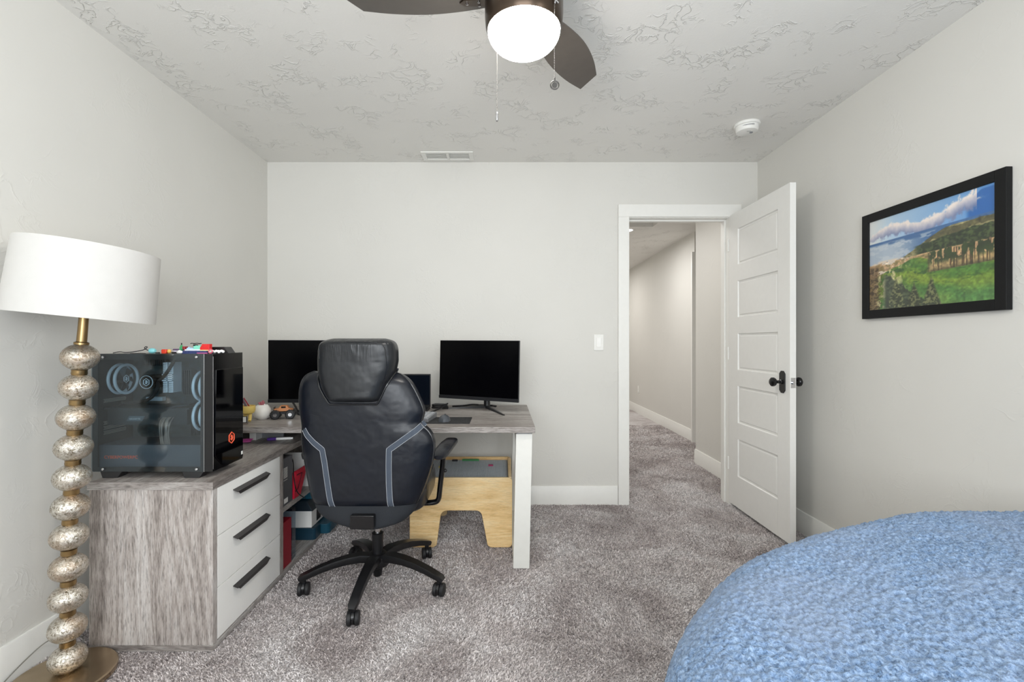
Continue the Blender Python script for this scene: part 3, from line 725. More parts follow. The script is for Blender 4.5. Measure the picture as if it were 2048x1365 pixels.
# ------------------------------------------------------------------ floor lamp
def floor_lamp():
    Y = 1.60
    r = thing('floor_lamp', 'leaning floor lamp of stacked mercury glass balls with a white drum shade', 'floor lamp', ((137 - CX) * Y / F, Y, 0))
    cen = [(160.5, 715), (157, 775), (152, 835), (147.5, 895), (144.5, 955), (141.5, 1013.5), (138.5, 1073), (137.2, 1135), (136.2, 1196), (135.2, 1256), (135.5, 1317)]
    pts = [P(x, y, Y) for x, y in cen]; pts.reverse()
    bx, by = pts[0].x + .004, Y - .02
    MB().lathe([(.001, 0), (.141, 0), (.145, .004), (.145, .019), (.141, .0235), (.001, .0245)], (bx, by, 0), n=56).build('base', M['basemetal'], r)
    top = P(168, 632, Y); rod = [Vector((pts[0].x, Y, .02))] + pts + [top + Vector((.0, 0, .10))]
    MB().tube(rod, .0085, 12).build('rod', M['brass'], r)
    for i, p in enumerate(pts):
        ax = (pts[min(i + 1, 10)] - pts[max(i - 1, 0)]).normalized()
        MB().ball(p, .0535, 40, 20, sz=.86, axis=ax).build('glass_ball', M['mercury'], r)
        a2 = pts[i - 1] if i else None
        if a2 is not None:
            m = (p + a2) / 2; MB().lathe([(.010, -.009), (.021, -.009), (.0225, -.004), (.0215, .004), (.0225, .009), (.010, .009)], m, ax, 24).build('collar', M['brass'], r)
    MB().lathe([(.010, 0), (.024, 0), (.024, .006), (.010, .006)], (pts[0].x, Y, .0240), n=24).build('collar', M['brass'], r)
    ax = (top - pts[-1]).normalized(); q = pts[-1] + ax * .044
    MB().lathe([(.010, 0), (.021, 0), (.021, .007), (.0145, .010), (.0135, .12), (.010, .12)], q, ax, 24).build('neck', M['brass'], r)
    # shade: drum, tilted with the lamp
    cb = P(165, 636, Y + .01); view = (cb - Vector((0, 0, EYE))).normalized()
    side = Vector((.745, .667, 0)).normalized()
    a = (Vector((0, 0, 1)) - view * view.z).normalized(); a = (Matrix.Rotation(math.radians(5.5), 3, view) @ a).normalized()
    sh = MB(); n = 72; Hh = .243
    sh.lathe([(.205, 0), (.196, Hh), (.1935, Hh), (.2025, 0.0), (.205, 0)], cb, a, n)
    sh.build('lamp_shade', M['shade'], r)
    sp = MB(); ctr = cb + a * (Hh - .03)
    qd = Vector((0, 0, 1)).rotation_difference(a).to_matrix()
    for k in range(3):
        e = ctr + qd @ Vector((.1915 * math.cos(2.1 * k), .1915 * math.sin(2.1 * k), .02)); sp.cyl(ctr, e, .002, n=6)
    sp.tube([cb + a * .02, ctr + a * .01], .005, 8); sp.lathe([(.010, 0), (.012, .01), (.006, .022), (.001, .026)], ctr, a, 12)
    sp.build('shade_spider', M['brass'], r)
    MB().lathe([(.016, 0), (.018, .03), (.016, .06)], cb + a * .03, a, 16).ball(cb + a * .12, .03, 16, 10, sz=1.2).build('bulb', M['shade'], r)
    # clear cord behind the base
    pc = [P(112, 1300, 1.72), P(88, 1312, 1.70), P(74, 1332, 1.67), P(72, 1345, 1.62)]
    cord = [Vector((bx - .05, by + .139, .02)), Vector((-1.60, 1.76, .06)), Vector((-1.655, 1.70, .075)), Vector((-1.665, 1.60, .04)), Vector((-1.655, 1.50, .006)), Vector((-1.64, 1.2, .006))]
    MB().tube(smooth(cord, 3), .0022, 6).build('power_cord', pane_mat('clear_cord', (.75, .75, .73), .15, .1), r)
floor_lamp()

# ------------------------------------------------------------------ storage cabinet (return of the desk)
CXL, CXR, CY0, CY1 = -1.545, -1.083, 1.733, 2.95
def cabinet():
    r = thing('storage_cabinet', 'low grey wood-grain cabinet with three white drawers under the computer', 'cabinet', ((CXL + CXR) / 2, (CY0 + CY1) / 2, 0))
    MB().box(CXL - .003, CXR + .003, CY0 - .004, CY1, .602, .631).build('top_panel', M['wood_y'], r, bevel=.0012, seg=1)
    MB().box(CXL - .003, CXR + .003, CY0 - .0052, CY0 - .0041, .602, .631).build('edge_band', M['wood_x'], r)
    MB().box(CXL, CXR + .002, CY0 - .0032, CY0 - .0021, 0, .021).build('edge_band', M['wood_x'], r)
    MB().box(CXL, CXR, CY0, CY0 + .027, .021, .602).build('side_panel', M['wood_z'], r, bevel=.001, seg=1)
    MB().box(CXL, CXR, 2.253, 2.287, .021, .602).build('divider', M['wood_z'], r, bevel=.001, seg=1)
    MB().box(CXL, CXR, CY1 - .025, CY1, .021, .602).build('side_panel', M['wood_z'], r, bevel=.001, seg=1)
    MB().box(CXL, CXR + .002, CY0 - .002, CY1, 0, .021).build('bottom_panel', M['wood_y'], r, bevel=.001, seg=1)
    MB().box(CXL, CXL + .012, CY0 + .027, CY1 - .025, .021, .602).build('back_panel', M['wood_y'], r)
    MB().box(CXL + .012, CXR - .004, 2.287, CY1 - .025, .310, .335).build('shelf', M['wood_y'], r, bevel=.001, seg=1)
    for zt, zb, hz in ((.600, .4175, .552), (.4145, .2225, .363), (.2195, .0265, .166)):
        d = MB().box(CXR - .018, CXR, CY0 + .029, 2.2515, zb, zt).box(CXL + .05, CXR - .018, CY0 + .04, 2.24, zb + .02, zt - .04).build('drawer', M['white_lac'], r, bevel=.001, seg=1)
        h = MB(); a, b_ = 1.862, 2.122
        # bent strip: face plate slopes away from the drawer, ends cut at an angle
        o1 = [(CXR, hz + .010), (CXR + .020, hz + .002), (CXR + .020, hz - .001), (CXR, hz + .007)]
        vs = [(x, a if i in (1, 2) else a + .0, z) for i, (x, z) in enumerate(o1)] + [(x, b_, z) for x, z in o1]
        h.add(vs, [(0, 1, 2, 3), (7, 6, 5, 4), (0, 4, 5, 1), (1, 5, 6, 2), (2, 6, 7, 3), (3, 7, 4, 0)])
        o2 = [(CXR + .018, hz + .001), (CXR + .020, hz + .001), (CXR + .017, hz - .014), (CXR + .015, hz - .014)]
        vs = [(x, (a + .004) if i in (0, 1) else a + .024, z) for i, (x, z) in enumerate(o2)] + [(x, (b_ - .004) if i in (0, 1) else b_ - .024, z) for i, (x, z) in enumerate(o2)]
        h.add(vs, [(0, 1, 2, 3), (7, 6, 5, 4), (0, 4, 5, 1), (1, 5, 6, 2), (2, 6, 7, 3), (3, 7, 4, 0)])
        h.build('handle', M['gun'], d)
cabinet()

# ------------------------------------------------------------------ desk
DT = .724; DFY = 2.345; DBY = 3.19; DXR = .160
def desk():
    r = thing('desk', 'grey wood-grain desk top with a white frame leg at its right end', 'desk', (-.7, 2.76, 0))
    MB().box(-1.655, DXR, DFY, DBY, DT - .030, DT).build('desktop', M['wood_x'], r, bevel=.0015, seg=1)
    x0, x1 = .064, .147; y0, y1 = 2.366, 3.17; sh = -.015
    def post(ya, yb):
        m = MB(); vs = [(x + (sh if z == 0 else 0), y, z) for z in (0, DT - .038) for y in (ya, yb) for x in (x0, x1)]
        return m.add(vs, [(0, 2, 3, 1), (4, 5, 7, 6), (0, 1, 5, 4), (2, 6, 7, 3), (0, 4, 6, 2), (1, 3, 7, 5)])
    post(y0, y0 + .065).build('leg', M['off_white'], r, bevel=.0012, seg=1)
    post(y1 - .065, y1).build('leg', M['off_white'], r, bevel=.0012, seg=1)
    MB().box(x0, x1, y0 + .065, y1 - .065, DT - .09, DT - .038).build('frame_rail', M['off_white'], r)
    MB().box(x0 + sh, x1 + sh, y0 + .065, y1 - .065, 0, .03).build('frame_rail', M['off_white'], r)
    MB().box(x0 + .004, x1 - .004, y0 + .01, y1 - .01, DT - .038, DT - .030).build('frame_spacer', M['silver'], r)
    MB().box(-1.07, x0, 3.12, 3.138, .56, DT - .0302).build('modesty_panel', M['off_white'], r)
    # cleats standing on the cabinet top and carrying the desktop
    for xa in (-1.52, -1.352):
        MB().box(xa, xa + .035, 2.475, 2.56, .631, DT - .030).build('support_block', M['white_lac'], r)
    MB().box(-1.316, -1.20, 2.535, 2.545, .631, DT - .030).build('support_panel', M['silver'], r)
desk()

# ------------------------------------------------------------------ desktop computer
def computer():
    x0, x1, y0, y1 = -1.580, -1.114, 1.782, 1.985; z0, z1 = .655, 1.107
    r = thing('desktop_computer', 'black tower computer with a smoked glass side on the cabinet top', 'computer', ((x0 + x1) / 2, (y0 + y1) / 2, .631))
    xg1 = x1 - .034         # glass side ends where the moulded front starts
    sh = MB()
    sh.box(x0, xg1 + .01, y1 - .004, y1, z0, z1).box(x0, x0 + .004, y0 + .006, y1, z0, z1)
    sh.box(x0, xg1 + .01, y0 + .006, y1, z1 - .010, z1).box(x0, xg1 + .01, y0 + .006, y1, z0, z0 + .010)
    sh.box(x0, x0 + .018, y0 + .006, y0 + .012, z0, z1).box(xg1 - .004, xg1 + .010, y0 + .006, y0 + .012, z0, z1)
    sh.build('chassis', M['blackpl'], r)
    MB().box(x0 + .014, xg1 - .012, y1 - .020, y1 - .012, z0 + .09, z1 - .02).build('motherboard', plain('dark_board', (46, 60, 64), .5, var=.5, vs=60), r)
    # shroud over the power supply
    MB().box(x0 + .012, xg1 - .004, y0 + .022, y1 - .02, z0 + .010, z0 + .098).build('power_supply_shroud', plain('charcoal_shroud', (84, 88, 96), .55), r)
    orange = plain('orange_red_print', (240, 96, 62), .5)
    silver = plain('white_ring', (226, 236, 246), .35)
    xf = Matrix.Translation((x0 + .031, y0 + .0215, z0 + .0455)) @ Matrix.Rotation(PI / 2, 4, 'X')
    text_part('CYBERPOWERPC', .0165, orange, xf, r, depth=.0004, spacing=1.04, bold=.0002)
    dark = plain('dark_metal', (62, 70, 76), .35, .6)
    def ring(m, c, R, axis, th=.0035, n=40):
        u = Vector((0, 0, 1)); a = Vector(axis).normalized(); s = a.cross(u)
        m.tube([Vector(c) + R * (math.cos(t_) * s + math.sin(t_) * u) for t_ in np.linspace(0, 2 * PI, n, endpoint=False)], th, 6, True)
    def hexa(m, c, s, axis):
        u = Vector((0, 0, 1)); a = Vector(axis).normalized(); sd = a.cross(u)
        hx = [Vector(c) + s * (math.cos(PI / 6 + k * PI / 3) * sd + math.sin(PI / 6 + k * PI / 3) * u * 1.12) for k in range(6)]
        m.tube(hx, s * .13, 5, True)
        hx2 = [Vector(c) + s * .42 * (math.cos(t_) * sd * .8 + math.sin(t_) * u * 1.2) for t_ in np.linspace(.5, 2 * PI - .1, 12)]
        m.tube(hx2, s * .11, 5); m.tube([Vector(c) + u * s * .35, Vector(c) - u * s * .45], s * .11, 5)
    def blades(m, c, R, axis, n=7):
        u = Vector((0, 0, 1)); a = Vector(axis).normalized(); sd = a.cross(u)
        for k in range(n):
            t0 = 2 * PI * k / n
            pts_ = []
            for rr, dt in ((.25, 0), (.95, .35), (.95, .85), (.25, .55)):
                q = t0 + dt; pts_.append(Vector(c) + R * rr * (math.cos(q) * sd + math.sin(q) * u) + a * (.006 if dt > .4 else -.006))
            m.add(pts_ + [p + a * .0015 for p in pts_], [(0, 1, 2, 3), (7, 6, 5, 4), (0, 4, 5, 1), (1, 5, 6, 2), (2, 6, 7, 3), (3, 7, 4, 0)])
        m.cyl(Vector(c) - a * .01, Vector(c) + a * .01, R * .27, n=20)
    # rear exhaust fan with radiator, turned towards the viewer as seen through the glass
    def cfan(c, R, axis, logo=True):
        a = Vector(axis).normalized(); m = MB(); blades(m, c, R * .92, axis); u = Vector((0, 0, 1)); s = a.cross(u)
        f = m.build('case_fan', dark, r)
        k = MB(); ring(k, Vector(c) + a * .013, R, axis, .0058); ring(k, Vector(c) - a * .013, R, axis, .0058); k.build('light_ring', silver, f)
        if logo:
            k = MB(); hexa(k, Vector(c) + a * .0125, .0135, axis); k.build('emblem', silver, f)
    cfan((x0 + .041, y0 + .100, z0 + .349), .0575, (1, 0, 0))
    cfan((-1.205, y0 + .100, z0 + .321), .0575, (-1, .0, 0), False)
    cfan((-1.205, y0 + .100, z0 + .202), .0575, (-1, .0, 0), False)
    # pump block
    c = Vector((x0 + .131, y0 + .105, z0 + .335))
    pb = MB().cyl(c + Vector((0, .085, 0)), c, .030, n=32).build('pump_block', M['blackgl'], r)
    k = MB(); ring(k, c - Vector((0, .001, 0)), .026, (0, -1, 0), .0012); hexa(k, c - Vector((0, .001, 0)), .013, (0, -1, 0)); k.build('emblem', silver, pb)
    hs = MB()
    hs.tube(smooth([c + Vector((.02, .03, .01)), c + Vector((.05, .0, -.02)), c + Vector((.02, .0, -.07)), c + Vector((-.05, .01, -.085)), Vector((x0 + .05, y0 + .08, z0 + .255))], 3), .0065, 8)
    hs.tube(smooth([c + Vector((.02, .03, .0)), c + Vector((.07, .0, .02)), c + Vector((.09, .02, .07)), Vector((x0 + .25, y0 + .1, z1 - .02))], 3), .0065, 8)
    hs.build('coolant_hose', M['blackmt'], r)
    # memory sticks
    for k_ in range(2):
        xx = x0 + .186 + k_ * .0235
        m = MB(); m.box(xx + .006, xx + .012, y0 + .130, y1 - .022, z0 + .290, z0 + .415)
        for q in range(16):
            zz = z0 + .291 + q * .0078; dd = -.005 if 5 < q < 10 else 0
            m.box(xx + dd, xx + .018 + dd, y0 + .122, y0 + .130, zz, zz + .0055)
        m.build('memory_stick', plain('pale_heatspreader', (228, 236, 244), .4), r)
    m2 = MB().box(x0 + .087, x0 + .155, y0 + .16, y1 - .022, z0 + .252, z0 + .268).build('drive_cover', plain('pale_drive_label', (176, 190, 200), .4), r)
    # graphics card: horizontal plate with fans beneath, plus badge
    g = MB().box(x0 + .008, x0 + .345, y0 + .045, y1 - .03, z0 + .232, z0 + .238).box(x0 + .015, x0 + .33, y0 + .055, y1 - .03, z0 + .170, z0 + .231)
    g.prism([(0, 0), (.10, .016), (.10, .010), (0, -.004)], .05, (x0 + .24, y0 + .05, z0 + .238), (1, 0, 0), (0, 0, 1), (0, 1, 0))
    g = g.build('graphics_card', dark, r)
    MB().prism([(0, 0), (.062, 0), (.074, .020), (.012, .020)], .004, (x0 + .093, y0 + .0505, z0 + .186), (1, 0, 0), (0, 0, 1), (0, 1, 0)).build('badge', plain('slate_badge', (86, 100, 108), .4), g)
    text_part('GIGABYTE', .0095, plain('pale_badge_print', (190, 196, 200), .5), Matrix.Translation((x0 + .105, y0 + .0500, z0 + .1915)) @ Matrix.Rotation(PI / 2, 4, 'X'), g)
    # perforated rear slot covers
    slot = plain('pale_slot', (176, 168, 156), .5)
    for zz in (.260, .172, .153, .134):
        m = MB()
        for i in range(18):
            for j in range(3):
                m.lathe([(.0019, 0), (.0019, .001)], (x0 + .0045, y0 + .052 + i * .0060 + (j % 2) * .0030, z0 + zz + j * .0052), (1, 0, 0), 6)
        m.build('slot_vent', slot, r)['kind'] = 'stuff'
    # power cables
    m = MB(); rnd = random.Random(4)
    for k_ in range(8):
        xx = x0 + .238 + k_ * .0048
        m.tube(smooth([(xx, y0 + .04, z0 + .097), (xx + rnd.uniform(-.006, .006), y0 + .036, z0 + .15), (xx - .004 + rnd.uniform(-.006, .006), y0 + .045, z0 + .19), (xx + .01, y0 + .07, z0 + .212)], 2), .0022, 6)
    m.build('power_cable', plain('brown_black_cable', (120, 108, 100), .35), r)['kind'] = 'stuff'
    m = MB()
    for bb in ((x0 + .28, xg1 - .04, y1 - .05, y1 - .021, z0 + .11, z0 + .17), (x0 + .250, x0 + .285, y1 - .055, y1 - .021, z0 + .28, z0 + .38), (x0 + .08, x0 + .17, y1 - .045, y1 - .021, z0 + .400, z0 + .43)):
        m = MB().box(*bb)
        for k in range(int((bb[1] - bb[0]) / .008)): m.box(bb[0] + k * .008 + .002, bb[0] + k * .008 + .005, bb[2] - .008, bb[2], bb[4], bb[5])
        m.build('heatsink', dark, r)
    m = MB()
    for k_ in range(5): m.tube(smooth([(x0 + .27 + k_ * .006, y1 - .05, z0 + .2), (x0 + .33 + k_ * .008, y0 + .11, z0 + .24), (x0 + .36, y0 + .12, z0 + .30 + k_ * .012), (x0 + .39, y1 - .03, z0 + .33 + k_ * .015)], 2), .0022, 6)
    m.build('fan_cable', plain('black_cable', (34, 34, 36), .4), r)['kind'] = 'stuff'
    # glass side
    gl = MB().box(x0, xg1 + .002, y0, y0 + .004, z0, z1).build('side_glass', pane_mat('smoked_glass', (.73, .80, .83), .045), r)
    fm = MB()
    fm.box(x0, x0 + .022, y0 + .0042, y0 + .0055, z0, z1).box(xg1 - .016, xg1 + .002, y0 + .0042, y0 + .0055, z0, z1).box(x0 + .022, xg1 - .016, y0 + .0042, y0 + .0055, z1 - .022, z1).box(x0 + .022, xg1 - .016, y0 + .0042, y0 + .0055, z0, z0 + .018)
    fm.build('glass_border', M['blackmt'], gl)
    for xx in (x0 + .046, xg1 - .028):
        for zz in (z0 + .010, z1 - .012): MB().lathe([(.005, 0), (.005, .003), (.0035, .0045), (.0005, .0045)], (xx, y0, zz), (0, -1, 0), 14).build('thumb_screw', M['chrome'], gl)
    # moulded front with chamfered lower corner and raised dark plate
    fr = [(y0, z0), (y0, z1), (y1, z1 + .002), (y1, z0 + .002)]
    MB().prism(fr, .031, (x1 - .031, 0, 0), (0, 1, 0), (0, 0, 1), (1, 0, 0)).box(xg1 + .004, x1 - .031, y0, y0 + .004, z0, z1).build('front_panel', M['blackgl'], r, bevel=.0015)
    plate = [(y0 + .010, z0 + .20), (y0 + .016, z1 - .062), (y1 - .003, z1 - .060), (y1 - .003, z0 + .010), (y0 + .06, z0 + .010), (y0 + .010, z0 + .055)]
    fp = MB().prism(plate, .004, (x1, 0, 0), (0, 1, 0), (0, 0, 1), (1, 0, 0)).build('front_plate', M['screen'].copy(), r, bevel=.001, seg=1)
    fp.data.materials[0].node_tree.nodes['Principled BSDF'].inputs['Roughness'].default_value = .05
    fp.data.materials[0].node_tree.nodes['Principled BSDF'].inputs['Specular IOR Level'].default_value = .5
    MB().box(x1 - .034, x1 - .0325, y0 - .0008, y0 + .001, z0, z1).box(x1 + .0002, x1 + .0012, y0 + .001, y0 + .002, z0 + .01, z1 - .01).build('edge_line', M['chrome'], r)
    k = MB(); hexa(k, (x1 + .0045, y0 + .115, z0 + .108), .020, (1, 0, 0)); k.build('emblem', orange, r)
    MB().box(x1 + .004, x1 + .0046, y1 - .018, y1 - .006, z0 + .022, z0 + .036).build('sticker', M['trim'], r)
    for xx in (x0 + .030, xg1 - .088):
        for ya in (y0 + .004, y1 - .05):
            MB().add([(xx, ya, .655), (xx + .085, ya, .655), (xx + .085, ya + .04, .655), (xx, ya + .04, .655), (xx + .012, ya - .004, .631), (xx + .070, ya - .004, .631), (xx + .070, ya + .036, .631), (xx + .012, ya + .036, .631)],
                     [(0, 3, 2, 1), (4, 5, 6, 7), (0, 1, 5, 4), (1, 2, 6, 5), (2, 3, 7, 6), (3, 0, 4, 7)]).build('foot', M['blackpl'], r, bevel=.002)
computer()

# ------------------------------------------------------------------ monitors
def monitor(name_label, BL, BR, H, foot, base_c, roll=0.0, tilt=0.0):
    BL, BR = Vector(BL), Vector(BR); W = (BR - BL).length
    ux = (BR - BL).normalized(); up = Vector((0, 0, 1)); un = up.cross(ux).normalized()    # un points back
    up = ux.cross(-un) if False else up
    q = Matrix((ux, un, up)).transposed().to_4x4()
    xf = Matrix.Translation(BL) @ q @ Matrix.Rotation(tilt, 4, 'X') @ Matrix.Rotation(roll, 4, 'Y')
    r = thing('monitor', name_label, 'monitor', base_c, 'monitors on the desk')
    MB(xf).box(0, W, .004, .016, 0, H).box(.04, W - .04, .016, .045, .05, H - .06).build('housing', M['bezel'], r, bevel=.002)
    MB(xf).box(.003, W - .003, .0015, .004, .022, H - .003).build('screen', M['screen'], r)
    MB(xf).box(0, W, 0, .004, 0, .019).build('chin', M['bezel'], r, bevel=.001, seg=1)
    cpt = xf @ Vector((W * foot, .045, H * .35))
    b0 = Vector(base_c)
    MB().tube([cpt, Vector((b0.x, b0.y, cpt.z)), b0 + Vector((0, 0, .012))], .021, 12).build('neck', M['blackpl'], r, bevel=0)
    return r, b0
def vleg(r, b0, tips):
    for tp in tips:
        tp = Vector(tp); d = (tp - b0); s = d.cross(Vector((0, 0, 1))).normalized()
        m = MB(); w0, w1 = .016, .006
        vs = []
        for p, w_, h in ((b0, w0, .018), (tp, w1, .007)):
            vs += [Vector((p.x, p.y, DT)) - s * w_, Vector((p.x, p.y, DT)) + s * w_, Vector((p.x, p.y, DT + h)) + s * w_ * .6, Vector((p.x, p.y, DT + h)) - s * w_ * .6]
        m.add(vs, [(0, 1, 2, 3), (7, 6, 5, 4), (0, 4, 5, 1), (1, 5, 6, 2), (2, 6, 7, 3), (3, 7, 4, 0)]).build('foot', M['blackpl'], r, bevel=.001, seg=1)
r, b0 = monitor('black monitor on the right end of the desk, turned slightly left', P(877.5, 796, 3.00), P(1036.5, 804, 2.77), .371, .60, (P(974, 800, 3.04).x, 3.04, DT), roll=math.radians(0.7), tilt=math.radians(-1))
vleg(r, b0, [(P(1008, 832, 2.715).x, 2.715, DT), (P(884, 817, 2.99).x, 2.99, DT)])
r, b0 = monitor('black monitor in the left corner of the desk, partly behind the chair', P(535.5, 806, 2.80), P(725, 806, 2.82), .378, .5, (P(648, 800, 3.0).x, 3.0, DT), roll=0)
vleg(r, b0, [(b0.x - .17, 2.80, DT), (b0.x + .17, 2.80, DT)])
# laptop behind the chair
def laptop():
    xr = (861 - CX) * 3.0 / F; xl = xr - .34
    r = thing('laptop', 'small dark laptop, only its screen corner showing right of the chair', 'laptop', ((xl + xr) / 2, 2.88, DT))
    MB().box(xl, xr, 2.76, 2.995, DT, DT + .016).build('keyboard_deck', M['bezel'], r, bevel=.002)
    MB().box(xl, xr, 3.0, 3.007, DT + .010, .948, rot=(-.03, 0, 0), piv=(xl, 3.0, DT)).build('lid', M['blackpl'], r, bevel=.002)
    MB().box(xl + .006, xr - .006, 2.9985, 3.0, DT + .026, .940, rot=(-.03, 0, 0), piv=(xl, 3.0, DT)).build('screen', plain('navy_screen', (12, 18, 28), .12), r)
laptop()

# keyboard, mouse pad, mouse, cables on the desk
def keyboard():
    xr = -.402; xl = xr - .40; y0, y1 = 2.48, 2.66
    xf = Matrix.Translation((xr, y0, DT)) @ Matrix.Rotation(math.radians(-7), 4, 'Z')
    r = thing('keyboard', 'silver grey keyboard, its right end showing beside the chair back', 'keyboard', (xr - .2, 2.57, DT))
    m = MB(xf); m.ring_stack([[(x, 0, 0), (x, .18, 0), (x, .18, .030), (x, 0, .020)] for x in (-.40, 0)], smooth=False)
    m.build('case', M['silver'], r, bevel=.003)
    k0 = None; kmat = plain('grey_keys', (178, 180, 184), .5)
    for i in range(17):
        for j in range(6):
            x_ = -.395 + i * .023; y_ = .015 + j * .026; z_ = .0205 + (y_) * .055
            if k0 is None: k0 = MB(xf).box(x_, x_ + .019, y_, y_ + .021, z_, z_ + .005).build('key', kmat, r); b0 = (x_, y_, z_)
            else:
                o = k0.copy(); C.objects.link(o); o.parent = r
                o.location = xf.to_3x3() @ Vector((x_ - b0[0], y_ - b0[1], z_ - b0[2]))
keyboard()
pad = MB().prism(rrect(-.47, -.178, 2.44, 2.645, .008), .003, (0, 0, DT), (1, 0, 0), (0, 1, 0), (0, 0, 1))
t = NT('patterned_mouse_pad'); v = t.coords(); 
t.link(t.ramp(t.noise(v, 38, 3, .6, 1.5), [(0.47, lin((34, 34, 36))), (0.52, lin((58, 58, 60))), (0.56, lin((38, 38, 40)))]), t.b.inputs['Base Color']); t.b.inputs['Roughness'].default_value = .8
tag(pad.build('mouse_pad', t.m), 'dark patterned mouse pad near the front of the desk', 'mouse pad')
def mouse():
    c = Vector(P(889, 845, 2.52)); c.z = DT + .003
    r = thing('mouse', 'dark grey computer mouse on the patterned pad', 'mouse', tuple(c))
    m = MB(); rings = []
    for i in range(11):
        y = -1 + 2 * i / 10; ww = math.sqrt(max(0, 1 - abs(y) ** 2.6)) * .031 + .001; hh = (1 - ((y + .15) / 1.2) ** 2) * .032 + .003
        rings.append([c + Vector((ww * math.cos(a), y * .055, max(0, hh * math.sin(a)) if a <= PI else 0)) for a in np.linspace(0, PI, 11)])
    m.ring_stack(rings).build('body', plain('slate_mouse', (78, 82, 88), .35), r)
    MB().cyl(c + Vector((-.003, .030, .026)), c + Vector((.003, .030, .026)), .007, n=14).build('scroll_wheel', M['blackpl'], r)
mouse()
def cable(label, pts, rad, name='cable', mat=None, cat='cable', group=None, it=3):
    o = MB().tube(smooth(pts, it), rad, 8).build(name, mat or M['blackpl']); return tag(o, label, cat, group)
cc = P(880, 812, 2.98)
coil = []
for i in range(50):
    a = i * 2 * PI / 16; rr = .040 + .004 * math.sin(i * 1.7)
    coil.append((cc.x + rr * 1.2 * math.cos(a) , 2.98 + rr * math.sin(a), DT + .006 + i * .0006))
cable('coiled black cable on the desk beside the laptop screen', coil + [(cc.x - .01, 2.88, DT + .006), (cc.x - .05, 2.78, DT + .006)], .005, it=1)
q = P(945, 812, 3.0)
cable('black cable loop lying behind the right monitor stand', [(q.x - .14, 3.08, DT + .005), (q.x - .06, 3.1, DT + .006), (q.x - .01, 3.07, DT + .018), (q.x + .04, 3.1, DT + .012), (q.x + .02, 3.13, DT + .006), (q.x + .12, 3.12, DT + .006), (q.x + .15, 3.08, DT + .006)], .006)
q = P(592, 822, 2.70)
cable('black cables and plug bundled behind the toy truck', [(q.x - .06, 2.79, DT + .07), (q.x - .02, 2.76, DT + .03), (q.x + .0, 2.72, DT + .006), (q.x + .05, 2.70, DT + .010), (q.x + .02, 2.74, DT + .02), (q.x - .01, 2.71, DT + .008), (q.x + .08, 2.74, DT + .008)], .006)

# toy truck
def truck():
    c = P(567, 836, 2.62); r = thing('toy_truck', 'toy monster truck with orange body and oversized black wheels', 'toy truck', (c.x, 2.62, DT))
    xf = Matrix.Translation((c.x, 2.62, DT)) @ Matrix.Rotation(math.radians(18), 4, 'Z')
    R = .0255
    for sx in (-1, 1):
        for sy in (-1, 1):
            m = MB(xf); x, y = sx * .038, sy * .032
            m.lathe([(.008, -.013), (R * .8, -.013), (R, -.009), (R, .009), (R * .8, .013), (.008, .013)], (x, y, R), (0, 1, 0), 24)
            for k in range(14):
                a = 2 * PI * k / 14; m.box(x + R * math.cos(a) - .002, x + R * math.cos(a) + .002, y - .011, y + .011, R + R * math.sin(a) - .002, R + R * math.sin(a) + .002, rot=(0, -a, 0))
            wh = m.build('wheel', M['blackpl'], r)
            MB(xf).lathe([(.010, -.0138), (.010, .0138)], (x, y, R), (0, 1, 0), 12).build('hub', M['chrome'], wh)
    MB(xf).box(-.040, .040, -.018, .018, .026, .034).cyl((-.038, -.025, .0255), (-.038, .025, .0255), .004).cyl((.038, -.025, .0255), (.038, .025, .0255), .004).box(-.02, .02, -.022, .022, .030, .040).build('chassis', M['blackmt'], r)
    org = plain('orange_paint', (206, 136, 84), .35, var=.1)
    sec = [(-.048, .042), (.048, .042), (.050, .052), (.030, .057), (.020, .072), (-.014, .073), (-.024, .058), (-.047, .056)]
    MB(xf).prism(sec, .042, (0, -.021, 0), (1, 0, 0), (0, 0, 1), (0, 1, 0)).build('body', org, r, bevel=.002)
    MB(xf).box(-.010, .014, -.0215, .0215, .0605, .070).build('cab_window', M['blackgl'], r)
    MB(xf).cyl((-.046, -.018, .062), (-.046, .018, .062), .0022).cyl((-.046, -.018, .055), (-.046, -.018, .066), .0022).cyl((-.046, .018, .055), (-.046, .018, .066), .0022).build('roll_bar', M['blackpl'], r)
truck()
def white_pot():
    c = P(525, 836, 2.60); r = thing('round_pot', 'round white pot holding small pink items beside the toy truck', 'pot', (c.x, 2.60, DT))
    MB().lathe([(.001, 0), (.026, 0), (.040, .012), (.0465, .032), (.044, .054), (.033, .073), (.024, .080), (.021, .079), (.030, .070), (.001, .068)], (c.x, 2.60, DT), n=32).build('body', plain('white_ceramic', (240, 238, 232), .3), r)
    m = MB(); 
    for a, l in ((.3, .018), (1.4, .024), (2.6, .014), (3.9, .016), (5.2, .020)):
        m.tube([(c.x + .008 * math.cos(a), 2.60 + .008 * math.sin(a), DT + .066), (c.x + .013 * math.cos(a) - .006, 2.60 + .012 * math.sin(a), DT + .078 + l)], .0045, 6)
    m.build('pink_bits', plain('dusty_pink', (188, 108, 116), .5), r)
    m = MB(); 
    m.ball((c.x + .016, 2.592, DT + .079), .006, 8, 6).ball((c.x + .024, 2.60, DT + .076), .005, 8, 6).build('white_tips', M['trim'], r)
white_pot()
